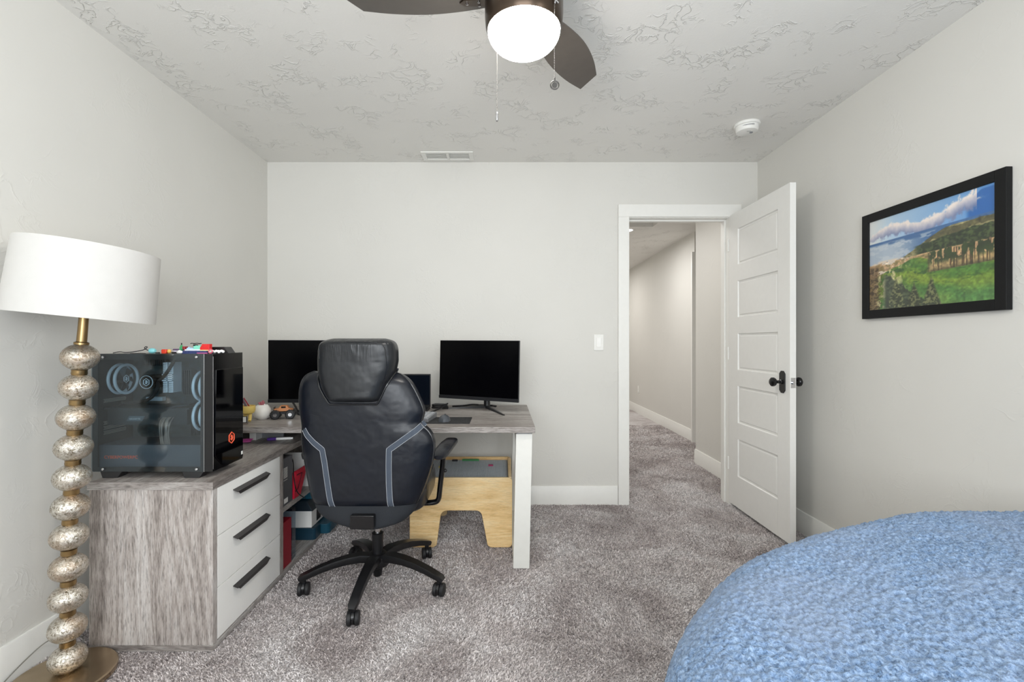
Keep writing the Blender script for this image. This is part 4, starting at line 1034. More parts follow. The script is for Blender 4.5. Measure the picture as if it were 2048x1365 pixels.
def yellow_cup():
    c = P(497, 842, 2.50); x, y = c.x - .004, 2.50
    r = thing('pencil_holder', 'yellow footed pencil holder with red and grey pencils beside the computer', 'pencil holder', (x, y, DT))
    yel = plain('butter_yellow', (236, 206, 116), .35, var=.05)
    MB().lathe([(.001, .040), (.016, .040), (.032, .050), (.038, .066), (.037, .088), (.034, .088), (.034, .068), (.001, .056)], (x, y, DT), n=28).build('cup', yel, r)
    for s in (-1, 1):
        MB().tube([(x + s * .012, y, DT + .043), (x + s * .014, y - .004, DT + .014), (x + s * .016, y - .012, DT + .007)], .009, 10, rs=[.010, .0085, .0075]).build('leg', yel, r)
    for dx, dy, tx, cl in ((-.012, .006, -.030, 'red'), (.0, -.004, -.026, 'grey'), (-.018, -.004, -.004, 'grey'), (.006, .008, -.034, 'red')):
        mt = plain('pencil_' + cl, (150, 40, 52) if cl == 'red' else (110, 96, 104), .45)
        MB().cyl((x + dx + .012, y + dy, DT + .060), (x + dx + tx, y + dy * 1.4, DT + .128), .0036, n=6).build('pencil', mt, r)
yellow_cup()
def mini_frame():
    x, y = P(489, 850, 2.42).x, 2.42
    r = thing('mini_easel', 'tiny black framed card on a stand beside the computer', 'ornament', (x, y, DT))
    MB().box(x - .015, x + .012, y - .006, y + .014, DT, DT + .008, rot=(0, 0, .3)).build('stand', plain('taupe_wood', (128, 116, 106), .6), r, bevel=.001, seg=1)
    MB().box(x - .014, x + .010, y + .002, y + .006, DT + .008, DT + .042, rot=(0, 0, .3)).build('frame', M['blackpl'], r, bevel=.001, seg=1)
    MB().box(x - .011, x + .007, y - .001, y + .002, DT + .012, DT + .039, rot=(0, 0, .3)).build('card', M['off_white'], r)
mini_frame()
# spiral notebook standing behind the computer, its black wire edge showing
def notebook():
    x = P(482, 800, 2.60).x + .000; y = 2.60
    r = thing('spiral_notebook', 'spiral notebook standing upright, black wire edge beside the computer', 'notebook', (x - .08, y, DT))
    MB().box(x - .155, x - .004, y - .004, y + .006, DT, DT + .20).build('cover', M['blackmt'], r)
    m = MB(); pts_ = []
    for i in range(220):
        a = i * 2 * PI / 9; pts_.append((x + .001 + .0055 * math.cos(a), y + .001 + .0065 * math.sin(a), DT + .006 + i * .19 / 220))
    m.tube(pts_, .0011, 5).build('wire_spiral', M['blackpl'], r)
notebook()

# on the cabinet top, under the desktop edge
def marker():
    a = Vector((P(534, 876, 2.46).x, 2.46, .639)); b_ = Vector((P(586, 876, 2.49).x, 2.49, .639))
    r = thing('marker_pen', 'purple capped white marker lying under the desk edge', 'marker', ((a.x + b_.x) / 2, 2.475, .631))
    d = (b_ - a); L = d.length; d.normalize()
    MB().lathe([(.0005, 0), (.006, .001), (.0078, .008), (.0078, .045), (.006, .045)], a, d, 16).build('cap', plain('purple_cap', (92, 54, 150), .4), r)
    MB().lathe([(.006, .045), (.0072, .046), (.0072, L - .012), (.006, L - .010), (.006, L), (.0005, L)], a, d, 16).build('barrel', M['white_lac'], r)
marker()
pk = plain('bright_pink_cord', (226, 92, 176), .4)
q = P(490, 880, 2.44)
pts_ = []
for i in range(60):
    a = i * .62; pts_.append((q.x + .006 + .024 * math.cos(a) * (1 + .3 * math.sin(i * .9)), 2.43 + .02 * math.sin(a * 1.1), .631 + .004 + .004 * (1 + math.sin(i * .7))))
tag(MB().tube(pts_, .0028, 6).build('pink_string', pk), 'tangled bright pink string on the cabinet top beside the computer', 'string')

# ------------------------------------------------------------------ things on top of the computer
PT = 1.107
def put(name, label, cat, mb, mat, bevel=0, group=None):
    if name.startswith('toy') or name in ('white_beads', 'white_plate', 'yellow_plate', 'pink_strip', 'black_figure'): group = 'toy pieces on the computer'
    o = mb.build(name, mat, bevel=bevel); tag(o, label, cat, group); return o
def px(x, Y=1.86): return (x - CX) * Y / F
Yt = 1.86
cable('thin black cable looping across the top of the computer', [(px(226), Yt, PT + .002), (px(236), Yt + .01, PT + .008), (px(250), Yt, PT + .003), (px(272), Yt, PT + .008), (px(288), Yt, PT + .014), (px(296), Yt, PT + .026), (px(291), Yt, PT + .028), (px(288), Yt, PT + .020), (px(297), Yt, PT + .012), (px(301), Yt, PT + .009)], .0016)
m = MB().lathe([(.003, 0), (.009, .002), (.011, .010), (.009, .020), (.006, .024)], (px(299), Yt, PT + .011), (1, 0, 0), 16)
put('cable_connector', 'pale turquoise plug on the black cable above the computer', 'plug', m, plain('pale_turquoise', (142, 218, 224), .35))
m = MB().box(px(313), px(318), Yt - .006, Yt + .006, PT, PT + .005).box(px(268), px(298), Yt - .02, Yt - .016, PT, PT + .002)
put('black_strip', 'thin black strip lying flat on the computer top', 'strip', m, M['blackpl'])
m = MB().prism(rrect(-.010, .010, 0, .017, .004), .016, (px(330), Yt - .008, PT), (1, 0, 0), (0, 0, 1), (0, 1, 0))
put('toy_block', 'small red and orange toy block on the computer top, far left one', 'toy', m, plain('red_orange_toy', (224, 66, 42), .35), .002)
m = MB().ball((px(338.5), Yt, PT + .009), .0075, 14, 8, sz=1.1)
put('toy_ball', 'small golden yellow toy ball beside the red toy block', 'toy', m, plain('golden_yellow', (232, 186, 96), .35))
m = MB().cyl((px(340), Yt + .01, PT + .003), (px(358), Yt + .01, PT + .003), .0028, n=10)
put('black_stick', 'short black stick between the toy pieces on the computer', 'stick', m, M['blackpl'])
m = MB().box(px(339), px(357), Yt + .02, Yt + .05, PT, PT + .012)
put('lilac_box', 'pale lilac flat box among the toy pieces on the computer', 'box', m, plain('pale_lilac', (206, 196, 212), .5), .001)
m = MB().cyl((px(336), Yt + .03, PT + .0155), (px(360), Yt + .03, PT + .0155), .0030, n=10).cyl((px(335), Yt + .03, PT + .0155), (px(337), Yt + .03, PT + .0155), .0015, n=8)
put('crayon', 'thin purple pen lying across the lilac box', 'pen', m, plain('dull_purple', (96, 74, 108), .4))
m = MB().box(px(341.8), px(343.4), Yt + .058, Yt + .061, PT, PT + .042).box(px(340), px(345), Yt + .052, Yt + .067, PT, PT + .003)
put('black_post', 'small upright black toy post behind the toy pieces', 'toy', m, M['blackpl'])
grn = plain('toy_green', (66, 160, 104), .35)
m = MB().box(px(359), px(365), Yt + .0, Yt + .014, PT + .016, PT + .027).ball((px(361), Yt + .006, PT + .030), .0045, 10, 6).box(px(358), px(362), Yt, Yt + .012, PT, PT + .016).ball((px(357), Yt - .002, PT + .006), .0055, 10, 6)
put('toy_piece', 'green upright toy piece in the middle of the computer top', 'toy', m, grn)
m = MB().box(px(366), px(372), Yt - .004, Yt + .012, PT + .018, PT + .028).ball((px(369), Yt, PT + .021), .006, 12, 8)
m.box(px(368), px(370), Yt, Yt + .006, PT + .010, PT + .018)
put('toy_piece', 'dark red toy piece beside the green toy piece', 'toy', m, plain('toy_dark_red', (150, 36, 46), .35))
m = MB().ball((px(363), Yt - .012, PT + .007), .007, 12, 8).ball((px(359.5), Yt - .010, PT + .005), .005, 10, 6).ball((px(366.5), Yt - .012, PT + .006), .006, 10, 6)
put('white_beads', 'cluster of white beads at the front of the toy pile', 'beads', m, M['white_lac'])
m = MB()
for i in range(7): m.box(px(368 + i * 7), px(374.4 + i * 7), Yt - .012, Yt + .02, PT + .004, PT + .011)
m.box(px(367), px(419), Yt - .014, Yt + .022, PT + .0, PT + .004)
put('toy_tray', 'flat navy blue toy strip under the toy pile', 'toy', m, plain('toy_navy', (52, 64, 112), .4))
m = MB().box(px(399), px(420), Yt - .016, Yt - .0142, PT + .0, PT + .004)
put('pink_strip', 'small pink strip in front of the navy toy strip', 'toy', m, plain('toy_pink', (190, 96, 150), .4))
m = MB().box(px(371), px(405), Yt - .006, Yt + .018, PT + .011, PT + .017)
put('white_plate', 'white toy plate lying on the navy toy strip', 'toy', m, plain('toy_white', (226, 232, 236), .35), .001)
m = MB().box(px(374), px(388), Yt - .002, Yt + .014, PT + .017, PT + .023).box(px(376), px(379), Yt, Yt + .01, PT + .023, PT + .026)
put('toy_brick', 'pale blue toy brick on the white toy plate', 'toy', m, plain('toy_pale_blue', (176, 208, 226), .35))
m = MB().box(px(387.5), px(402), Yt - .002, Yt + .014, PT + .017, PT + .030)
m.box(px(390), px(393), Yt + .002, Yt + .010, PT + .030, PT + .032).box(px(397), px(400), Yt + .002, Yt + .010, PT + .030, PT + .032)
put('toy_brick', 'mint green toy brick left of the bright red one', 'toy', m, plain('toy_mint', (138, 222, 196), .35))
m = MB().box(px(402.5), px(419.5), Yt - .008, Yt + .014, PT + .011, PT + .015)
put('yellow_plate', 'pale yellow toy plate beneath the bright red toy brick', 'toy', m, plain('toy_yellow', (236, 214, 150), .35))
m = MB().prism([(0, 0), (.037, 0), (.037, .023), (.008, .023), (.006, .016), (0, .010)], .020, (px(402), Yt - .007, PT + .015), (1, 0, 0), (0, 0, 1), (0, 1, 0))
put('toy_brick', 'bright red toy brick, the largest piece on the computer', 'toy', m, plain('toy_red', (220, 36, 36), .3), .001)
m = MB().box(px(375.5), px(382.5), Yt + .032, Yt + .042, PT, PT + .036)
for i in range(11): m.ball((px(369 + i * 2.1), Yt + .037, PT + .040 + .001 * math.sin(i * 1.3)), .0020, 6, 4)
m.cyl((px(368.5), Yt + .037, PT + .0405), (px(391), Yt + .037, PT + .0405), .0011, n=6)
put('black_figure', 'black spiky topped toy standing behind the toy pile', 'toy', m, M['blackpl'])
m = MB().tube([(px(430.5) + .0072 * math.cos(a), Yt - .03, PT + .0095 + .0072 * math.sin(a)) for a in np.linspace(0, 2 * PI, 16, endpoint=False)], .0022, 8, True)
put('pink_ring', 'small pink ring at the right of the computer top', 'ring', m, plain('toy_rose', (214, 96, 116), .4))
m = MB()
rnd = random.Random(8)
for i in range(11): m.ball((px(424 + i * 2.6), Yt - .012 + rnd.uniform(-.004, .004), PT + .0062 + abs(math.sin(i * .9)) * .004), .0055, 10, 6)
put('white_beads', 'string of white beads at the right of the computer top', 'beads', m, M['white_lac'])
m = MB().prism([(0, 0), (.080, 0), (.062, .026), (.0, .026)], .05, (px(420, 1.91), Yt + .045, PT), (1, 0, 0), (0, 0, 1), (0, 1, 0))
put('black_case', 'flat black wedge shaped case at the right of the computer top', 'case', m, M['blackpl'], .002)

# ------------------------------------------------------------------ things on the cabinet shelves
SZ = .335
m = thing('grey_box', 'tall dark grey printed box upright on the upper open shelf', 'box', (-1.17, 2.335, SZ))
MB().box(-1.30, -1.093, 2.300, 2.408, SZ, .570).build('carton', plain('dark_grey_card', (88, 88, 92), .55), m, bevel=.001, seg=1)
k = MB()
for i in range(9): k.box(-1.0929, -1.0924, 2.312, 2.352, .520 - i * .006, .523 - i * .006)
k.box(-1.0929, -1.0924, 2.312, 2.352, .460, .462)
k.build('printed_lines', M['off_white'], m)
MB().box(-1.0929, -1.0923, 2.315, 2.356, SZ + .010, SZ + .034).build('white_label', M['white_lac'], m)
m = MB()
for i in range(5): m.box(-1.34, -1.108 - i * .003, 2.640 + i * .0022, 2.642 + i * .0022, SZ, .508 + i * .004)
put('paper_stack', 'white papers standing behind the red box on the shelf', 'papers', m, M['white_lac'])
# red box leaning
rb = thing('red_box', 'bright red slim box leaning on the upper open shelf', 'box', (-1.13, 2.43, SZ))
red = plain('crimson_card', (206, 22, 54), .4)
MB().prism([(2.422, SZ), (2.498, SZ), (2.585, SZ + .137), (2.432, SZ + .137)], .012, (-1.102, 0, 0), (0, 1, 0), (0, 0, 1), (1, 0, 0)).prism([(2.425, SZ), (2.498, SZ), (2.560, SZ + .10), (2.428, SZ + .12)], .16, (-1.262, 0, 0), (0, 1, 0), (0, 0, 1), (1, 0, 0)).build('carton', red, rb, bevel=.001, seg=1)
MB().tube([(-1.0893, 2.434, .372), (-1.0893, 2.462, .376), (-1.0893, 2.512, .450), (-1.0893, 2.452, .452)], .0035, 6).build('dark_arrow', plain('maroon_print', (84, 8, 30), .5), rb)
cable('thin black cable hanging over the red box on the shelf', [(-1.11, 2.39, .54), (-1.102, 2.415, .555), (-1.098, 2.43, .53), (-1.095, 2.425, .46), (-1.085, 2.42, .40), (-1.080, 2.44, .36), (-1.070, 2.47, .333), (-1.066, 2.50, .315)], .0025)
BZ = .021
m = thing('red_folder', 'dark red folder standing on the bottom shelf', 'folder', (-1.18, 2.32, BZ))
MB().box(-1.30, -1.094, 2.306, 2.398, BZ, .252).build('cover', plain('dark_red_card', (150, 8, 34), .4), m, bevel=.001, seg=1)
MB().box(-1.28, -1.0935, 2.2985, 2.3050, BZ, .20).build('page_edge', M['off_white'], m)
def printer():
    r = thing('desktop_printer', 'white and black desktop machine on a blue-green tray on the bottom shelf', 'printer', (-1.25, 2.60, BZ))
    teal = plain('dark_teal_plastic', (24, 58, 76), .35)
    MB().prism(rrect(-1.42, -1.076, 2.655, 2.745, .02), .068, (0, 0, BZ), (1, 0, 0), (0, 1, 0), (0, 0, 1)).build('tray', teal, r, bevel=.004)
    MB().prism(rrect(-1.42, -1.030, 2.747, 2.90, .025), .058, (0, 0, BZ), (1, 0, 0), (0, 1, 0), (0, 0, 1)).build('tray_end', plain('teal_plastic', (28, 78, 98), .35), r, bevel=.004)
    MB().box(-1.40, -1.098, 2.660, 2.84, BZ + .0685, .186).build('body', M['white_lac'], r, bevel=.004)
    MB().box(-1.0978, -1.0965, 2.73, 2.79, .105, .170).build('side_slot', M['blackpl'], r)
    MB().add([(-1.40, 2.655, .186), (-1.090, 2.655, .186), (-1.090, 2.86, .186), (-1.40, 2.86, .186), (-1.36, 2.67, .240), (-1.13, 2.67, .240), (-1.13, 2.84, .240), (-1.36, 2.84, .240)],
             [(0, 3, 2, 1), (4, 5, 6, 7), (0, 1, 5, 4), (1, 2, 6, 5), (2, 3, 7, 6), (3, 0, 4, 7)]).build('lid', plain('dark_slate_lid', (34, 46, 56), .3), r, bevel=.003)
    MB().prism(rrect(-1.28, -1.10, 2.70, 2.84, .02), .05, (0, 0, .241), (1, 0, 0), (0, 1, 0), (0, 0, 1)).build('top_box', plain('teal_plastic_top', (34, 96, 118), .3), r, bevel=.004)
printer()
tag(MB().box(-1.30, -1.098, 2.415, 2.455, BZ, .285).build('clear_sleeve', pane_mat('clear_plastic', (.78, .86, .92), .12, .1)), 'translucent plastic sleeve behind the dark red folder', 'sleeve')

# ------------------------------------------------------------------ wooden play table under the desk
def play_table():
    x0, x1, y0, y1, H = -.527, .049, 2.609, 3.10, .392
    r = thing('play_table', 'pale wooden childs play table with arch cut sides under the desk', 'table', ((x0 + x1) / 2, (y0 + y1) / 2, 0))
    def side(y, ht=H):
        rr = .022; Hh = ht
        xa, xb = x0 + .155, x0 + .425
        o = []
        def arc(cx, cz, rad, a0, a1, n=6):
            return [(cx + rad * math.cos(a0 + (a1 - a0) * i / n), cz + rad * math.sin(a0 + (a1 - a0) * i / n)) for i in range(n + 1)]
        o += arc(x1 - rr, rr, rr, -PI / 2, 0); o += arc(x1 - rr, Hh - rr, rr, 0, PI / 2); o += arc(x0 + rr, Hh - rr, rr, PI / 2, PI); o += arc(x0 + rr, rr, rr, PI, 1.5 * PI)
        k = .036                          # arch opening, narrower at its top
        o += [(xa - .012 - .01, 0)] + [(xa - .004, .012)]
        o += arc(xa + .036 + k * .5, .207 - k, k, PI * .95, PI / 2); o += arc(xb - .036 - k * .5, .207 - k, k, PI / 2, PI * .05)
        o += [(xb + .012, .012), (xb + .030, 0)]
        return MB().prism(o, .018, (0, y, 0), (1, 0, 0), (0, 0, 1), (0, 1, 0))
    side(y0).build('side_panel', M['bamboo'], r, bevel=.003)
    side(y1 - .018, H + .0).build('side_panel', M['bamboo'], r, bevel=.003)
    MB().box(x0 + .006, x1 - .006, y0 + .018, y1 - .018, H - .040, H - .024).build('table_top', M['bamboo'], r)
    rim = MB().box(x0 + .004, x0 + .022, y0 + .018, y1 - .018, H - .024, H - .001).box(x1 - .022, x1 - .004, y0 + .018, y1 - .018, H - .024, H - .001)
    rim.build('rim', M['bamboo'], r, bevel=.002)
    m = MB().box(x0 + .024, x1 - .024, y0 + .02, y1 - .02, H - .024, H - .018)
    gp = plain('grey_brick_plate', (182, 188, 192), .45)
    bp = m.build('brick_plate', gp, r)
    # studs, uncountable at this size
    st = MB(); p = .0085; nx = int((x1 - x0 - .056) / p); ny = int((y1 - y0 - .05) / p)
    vs, fs = [], []
    for i in range(nx):
        for j in range(ny):
            cx, cy = x0 + .030 + i * p, y0 + .028 + j * p; b_ = len(vs)
            for z in (H - .018, H - .0155):
                for k in range(6): vs.append((cx + .0027 * math.cos(k * PI / 3), cy + .0027 * math.sin(k * PI / 3), z))
            for k in range(6): fs.append((b_ + k, b_ + (k + 1) % 6, b_ + 6 + (k + 1) % 6, b_ + 6 + k))
            fs.append(tuple(b_ + 6 + k for k in range(6)))
    st.add(vs, fs); s = st.build('studs', gp, bp); s['kind'] = 'stuff'
    yb = y1 - .03
    return x0, x1, H
x0, x1, H = play_table()
def brick(label, rgb, x, y, w_, d_, name='toy_brick'):
    m = MB().box(x, x + w_, y, y + d_, H - .0155, H - .006)
    for i in range(max(1, int(w_ / .0085))): m.lathe([(.0026, 0), (.0026, .002)], (x + .004 + i * .0085, y + d_ / 2, H - .006), n=8)
    o = m.build(name, plain(label.split()[0] + '_brick', rgb, .35)); tag(o, label, 'toy', 'toy bricks on the play table')
brick('green long toy brick at the back of the play table', (58, 132, 74), -.27, 3.04, .11, .016)
brick('black short toy brick at the back of the play table', (26, 26, 28), -.335, 3.03, .036, .012)
brick('red toy brick near the right side of the play table', (150, 44, 84), -.095, 2.91, .030, .012)
brick('yellow toy brick on the left of the play table', (206, 190, 110), -.40, 2.87, .036, .014)

# ------------------------------------------------------------------ office chair
def office_chair():
    bc = Vector((-.600, 2.217, 0))
    r = thing('office_chair', 'black leather high-back office chair with five wheeled legs at the desk', 'chair', tuple(bc))
    S4 = 2.2026
    def X4(cx, Y): return (560 + cx / S4 - CX) * Y / F
    def Z4(cy, Y): return EYE - (650 + cy / S4 - CY) * Y / F
    YS = 2.02
    def cushion(rows, yc, Tb, Tf, e=.62, n=56, step=6, Ym=YS, endscale=True, lean=0.0, sm=True):
        rows = np.array(rows, float); c = np.arange(rows[0, 0], rows[-1, 0] + .1, step)
        l = np.interp(c, rows[:, 0], rows[:, 1]); rr = np.interp(c, rows[:, 0], rows[:, 2])
        if sm:
            for _ in range(2):
                l[1:-1] = (l[:-2] + 2 * l[1:-1] + l[2:]) / 4; rr[1:-1] = (rr[:-2] + 2 * rr[1:-1] + rr[2:]) / 4
        rings = []; info = []
        for i, cy in enumerate(c):
            tt = i / (len(c) - 1); edge = min(1, min(tt, 1 - tt) / .10); s = math.sqrt(max(.06, 1 - (1 - edge) ** 2)) if endscale else 1
            z = Z4(cy, Ym); xl, xr_ = X4(l[i], Ym), X4(rr[i], Ym); xc, a = (xl + xr_) / 2, (xr_ - xl) / 2
            y_ = yc + lean * (z - .8); ring = []
            for k in range(n):
                th = 2 * PI * k / n; cs_, sn = math.cos(th), math.sin(th)
                u = math.copysign(abs(cs_) ** e, cs_); w_ = math.copysign(abs(sn) ** e, sn)
                ring.append(Vector((xc + a * u, y_ + (Tf if w_ > 0 else Tb) * s * w_, z)))
            rings.append(ring); info.append((z, xc, a, y_, Tb * s))
        inf = np.array(info)[::-1]
        def surf(x, z, off=.002):
            xc = np.interp(z, inf[:, 0], inf[:, 1]); a = np.interp(z, inf[:, 0], inf[:, 2]); y_ = np.interp(z, inf[:, 0], inf[:, 3]); tb = np.interp(z, inf[:, 0], inf[:, 4])
            u = min(.999, abs(x - xc) / a); cs_ = u ** (1 / e); w_ = math.sqrt(1 - cs_ * cs_) ** e
            return Vector((x, y_ - tb * w_ - off, z))
        return rings, surf, (c, l, rr)
    rows = [(205, 150, 496), (215, 122, 535), (228, 110, 556), (250, 99, 580), (290, 90, 604), (340, 90, 628), (365, 91, 637), (385, 94, 639), (410, 98, 632), (430, 101, 627), (446, 103, 640), (462, 102, 660), (485, 100, 675), (515, 102, 683), (550, 106, 683), (600, 113, 677), (650, 122, 662), (700, 132, 645), (750, 145, 624), (790, 160, 603), (815, 176, 585)]
    rings, surf, (cc_, ll, rr) = cushion(rows, 2.03, .075, .055)
    back = MB().ring_stack(rings).build('backrest', M['leather'], r, angle=80)
    # piping along both side silhouettes of the back
    pp = MB()
    for arr in (ll, rr):
        pts_ = []
        for cy, cx in zip(cc_, arr):
            z = Z4(cy, YS); x = X4(cx, YS); xc = (X4(np.interp(cy, cc_, ll), YS) + X4(np.interp(cy, cc_, rr), YS)) / 2
            pts_.append(surf(xc + (x - xc) * .982, z, .0005))
        pp.tube(pts_, .0032, 6)
    pp.build('piping', M['piping'], back)
    # fabric bands with stitched borders
    bands = [[(100, 462), (118, 488), (150, 518), (190, 548), (200, 600), (210, 670), (222, 750), (236, 822)], [(632, 438), (600, 466), (560, 494), (484, 548), (483, 620), (484, 700), (487, 760), (492, 822)]]
    for bnd in bands:
        pts2 = [(X4(a, 1.97), Z4(b_, 1.97)) for a, b_ in bnd]
        dense = []
        for p0, p1 in zip(pts2[:-1], pts2[1:]):
            nseg = max(2, int(math.hypot(p1[0] - p0[0], p1[1] - p0[1]) / .008))
            for k in range(nseg): t_ = k / nseg; dense.append((p0[0] + (p1[0] - p0[0]) * t_, p0[1] + (p1[1] - p0[1]) * t_))
        dense.append(pts2[-1]); nd = len(dense); hw = .0115; L_, R_ = [], []
        for i, (x, z) in enumerate(dense):
            a = dense[max(0, i - 1)]; b_ = dense[min(nd - 1, i + 1)]; dx, dz = b_[0] - a[0], b_[1] - a[1]; l = math.hypot(dx, dz); nx_, nz_ = -dz / l, dx / l
            L_.append((x + nx_ * hw, z + nz_ * hw)); R_.append((x - nx_ * hw, z - nz_ * hw))
        m = MB(); rg = []
        for (a, b_), (c_, d_) in zip(L_, R_):
            mid = ((a + c_) / 2, (b_ + d_) / 2)
            rg.append([surf(a, b_, -.001), surf(a, b_, .0022), surf(mid[0], mid[1], .003), surf(c_, d_, .0022), surf(c_, d_, -.001)])
        bd = m.ring_stack(rg).build('fabric_band', M['band'], back, angle=60)
        s = MB()
        for side_, off in ((L_, .93), (R_, .93)):
            for i in range(0, nd - 1):
                for f0 in (0.05, .55):
                    (xa, za), (xb, zb) = side_[i], side_[i + 1]; mx_, mz_ = dense[i]
                    p0 = (xa + (xb - xa) * f0, za + (zb - za) * f0); p1 = (xa + (xb - xa) * (f0 + .33), za + (zb - za) * (f0 + .33))
                    s.tube([surf(p0[0], p0[1], .0030), surf(p1[0], p1[1], .0030)], .0008, 4)
        so = s.build('stitching', M['thread'], bd); so['kind'] = 'stuff'
    # hem wrapping the bottom
    rows = [(780, 152, 612), (800, 163, 602), (820, 172, 592), (840, 196, 572), (860, 236, 548), (874, 285, 505), (882, 330, 460)]
    rg, _, _ = cushion(rows, 2.035, .072, .06, step=5, endscale=False)
    MB().ring_stack(rg).build('lower_cover', M['hem'], r, angle=60)
    # headrest
    rows = [(60, 222, 455), (64, 200, 480), (72, 182, 494), (86, 171, 504), (110, 165, 510), (160, 163, 511), (200, 164, 503), (240, 172, 485), (280, 184, 463), (310, 200, 450), (330, 213, 440), (345, 228, 428)]
    rh, surfh, (c2, l2, r2) = cushion(rows, 2.00, .090, .05, Ym=1.96, e=.55, step=5)
    hd = MB().ring_stack(rh).build('headrest', M['leather2'], r, angle=80)
    pts_ = []
    seq = [(l2[i], c2[i]) for i in range(len(c2)) if c2[i] > 190] + [(r2[i], c2[i]) for i in range(len(c2) - 1, -1, -1) if c2[i] > 190]
    cxm = 338
    for a, b_ in seq:
        aa = cxm + (a - cxm) * 1.02; z = Z4(b_ + (4 if b_ > 330 else 0), 1.97); x = X4(aa, 1.97)
        ps = surf(x, z, .004); pts_.append(ps)
    MB().tube(pts_, .0042, 8).build('piping', M['piping'], hd)
    # seam on the headrest upper panel
    pts_ = [surfh(X4(a, 1.94), Z4(b_, 1.94), .001) for a, b_ in [(176, 150), (174, 110), (182, 88), (205, 78), (300, 74), (400, 76), (448, 82), (468, 100), (474, 150), (474, 200), (455, 260)]]
    MB().tube(smooth(pts_, 2), .0022, 6).build('piping', M['piping'], hd)
    # seat
    sx0, sx1, sy0, sy1 = -.855, -.345, 1.995, 2.50; rings = []
    for i in range(13):
        t_ = i / 12; a = -PI / 2 + PI * t_; k = abs(math.cos(a)) ** .35; z = .468 + .062 * math.sin(a)
        ring = []
        for q in range(48):
            th = 2 * PI * q / 48; cs_, sn = math.cos(th), math.sin(th)
            u = math.copysign(abs(cs_) ** .45, cs_); v_ = math.copysign(abs(sn) ** .45, sn)
            kk = .86 + .14 * k
            ring.append(Vector(((sx0 + sx1) / 2 + (sx1 - sx0) / 2 * u * kk, (sy0 + sy1) / 2 + (sy1 - sy0) / 2 * v_ * kk, z - (.02 if v_ > .8 and sn > 0 else 0))))
        rings.append(ring)
    MB().ring_stack(rings).build('seat', M['leather'], r, angle=80)
    MB().box(-.72, -.48, 2.08, 2.36, .372, .412).build('seat_mechanism', M['blackpl'], r, bevel=.008)
    # bracket joining back and seat
    bx0, bx1 = X4(312, 1.95), X4(418, 1.95); zt, zb = Z4(836, 1.95), Z4(897, 1.95)
    MB().prism(rrect(bx0, bx1, zb, zt, .006), .03, (0, 1.935, 0), (1, 0, 0), (0, 0, 1), (0, 1, 0)).box(bx0 + .01, bx1 - .01, 1.96, 2.14, zb, zb + .022).build('back_bracket', M['blackgl'], r, bevel=.004)
    # gas lift
    gl = MB().cyl((bc.x, bc.y, .20), (bc.x, bc.y, .40), .0125, n=20).build('gas_piston', M['chrome'], r)
    MB().lathe([(.024, .13), (.026, .235), (.0275, .245), (.020, .247), (.014, .247)], (bc.x, bc.y, 0), n=24).build('gas_sleeve', M['blackpl'], r)
    MB().lathe([(.016, .040), (.020, .045), (.024, .080), (.040, .090), (.040, .10), (.024, .11)], (bc.x, bc.y, 0), n=24).build('lift_bottom', M['blackpl'], r)
    hub = MB().lathe([(.030, .092), (.052, .095), (.056, .110), (.052, .138), (.040, .150), (.030, .152)], (bc.x, bc.y, 0), n=30).build('hub', M['blackpl'], r)
    for ang in (-92, -19, 54, 125.5, 198):
        a = math.radians(ang); d = Vector((math.cos(a), math.sin(a), 0)); s = Vector((-d.y, d.x, 0))
        R = .325
        prof = [(.035, .126), (.08, .133), (.14, .130), (.20, .120), (.26, .104), (.30, .090), (R + .008, .078), (R + .018, .070)]
        pts_ = [bc + d * q + Vector((0, 0, z)) for q, z in prof]
        sec = [(-.022, -.020), (.022, -.020), (.026, 0), (.019, .012), (.012, .013), (.009, .008), (-.009, .008), (-.012, .013), (-.019, .012), (-.026, 0)]
        scl = [(1.15, 1.1), (1.1, 1.1), (1.0, 1.0), (.92, .95), (.86, .85), (.84, .8), (.78, .75), (.55, .6)]
        lg = MB().sweep(pts_, sec, s, scl).build('leg', M['blackpl'], r, angle=50)
        cp = bc + d * R
        cs_ = MB().cyl(cp + Vector((0, 0, .035)), cp + Vector((0, 0, .078)), .011, n=14)
        # hood over two wheels
        wdir = Vector((math.cos(a * 1.7 + 1), math.sin(a * 1.7 + 1), 0)) if ang != -92 else Vector((1, .15, 0)).normalized()
        if ang in (-19, 198): wdir = Vector((1, -.2 if ang == -19 else .2, 0)).normalized()
        if ang in (54, 125.5): wdir = Vector((1, .3 if ang == 54 else -.5, 0)).normalized()
        cs = cs_.lathe([(.016, -.0055), (.0285, -.0055), (.0285, .0055), (.016, .0055)], cp + Vector((0, 0, .0335)), wdir, 20)
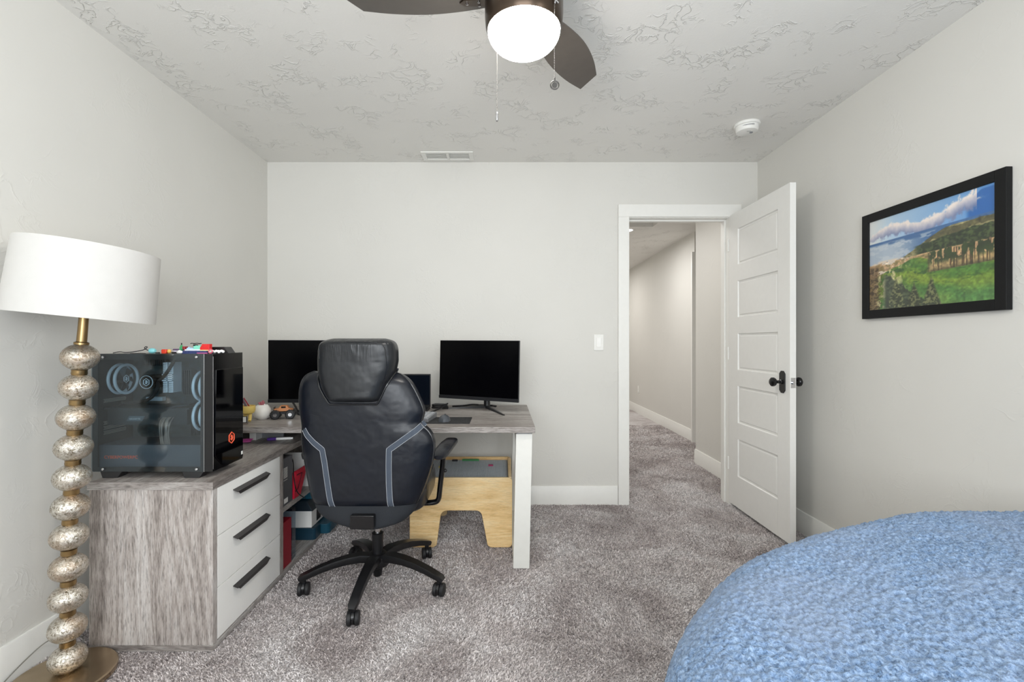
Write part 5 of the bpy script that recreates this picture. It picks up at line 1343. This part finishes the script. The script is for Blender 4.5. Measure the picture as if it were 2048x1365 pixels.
        co = cs.build('caster', M['blackpl'], lg)
        for sd in (-1, 1):
            w2 = MB().lathe([(.004, -.008), (.022, -.009), (.0275, -.007), (.029, -.002), (.029, .005), (.026, .009), (.012, .011), (.001, .011)] if sd > 0 else
                            [(.004, .008), (.022, .009), (.0275, .007), (.029, .002), (.029, -.005), (.026, -.009), (.012, -.011), (.001, -.011)], cp + wdir * sd * .0155 + Vector((0, 0, .029)), wdir, 28)
            w2.build('caster_wheel', M['blackmt'], lg)
    # arms, mirrored about the seat centre
    for sgn in (1, -1):
        def MX(x): return x if sgn > 0 else 2 * -.5815 - x
        pad = MB(); pts_ = [(MX(-.288), 2.06, .640), (MX(-.286), 2.09, .645), (MX(-.280), 2.17, .650), (MX(-.272), 2.26, .654), (MX(-.262), 2.34, .656), (MX(-.258), 2.37, .652)]
        sec = [(.036 * math.copysign(abs(math.cos(q)) ** .7, math.cos(q)), .019 * math.copysign(abs(math.sin(q)) ** .7, math.sin(q))) for q in np.linspace(0, 2 * PI, 20, endpoint=False)]
        pad.sweep(pts_, sec, (1, 0, 0), [(.5, .5), (.9, .95), (1, 1), (1, 1), (.9, .9), (.45, .45)]).build('armrest', M['leather'], r, angle=60)
        po = MB(); pts_ = smooth([(MX(-.283), 2.19, .635), (MX(-.286), 2.195, .58), (MX(-.302), 2.20, .45), (MX(-.306), 2.20, .405), (MX(-.33), 2.20, .392), (MX(-.42), 2.20, .392), (MX(-.49), 2.20, .395)], 3)
        sec = [(.017 * math.cos(q), .0125 * math.sin(q)) for q in np.linspace(0, 2 * PI, 16, endpoint=False)]
        po.sweep(pts_, sec, (0, 1, 0)).build('arm_post', M['blackgl'], r, angle=60)
        MB().ball((MX(-.276), 2.20, .545), .009, 12, 8).build('arm_button', M['blackpl'], r)
office_chair()

# cable on the carpet by the door
cable('short black cable on the carpet between door and bed', [(1.70, 2.45, .004), (1.66, 2.36, .006), (1.60, 2.32, .004), (1.52, 2.28, .006)], .005)
S.render.film_transparent = False
bpy.context.view_layer.update()
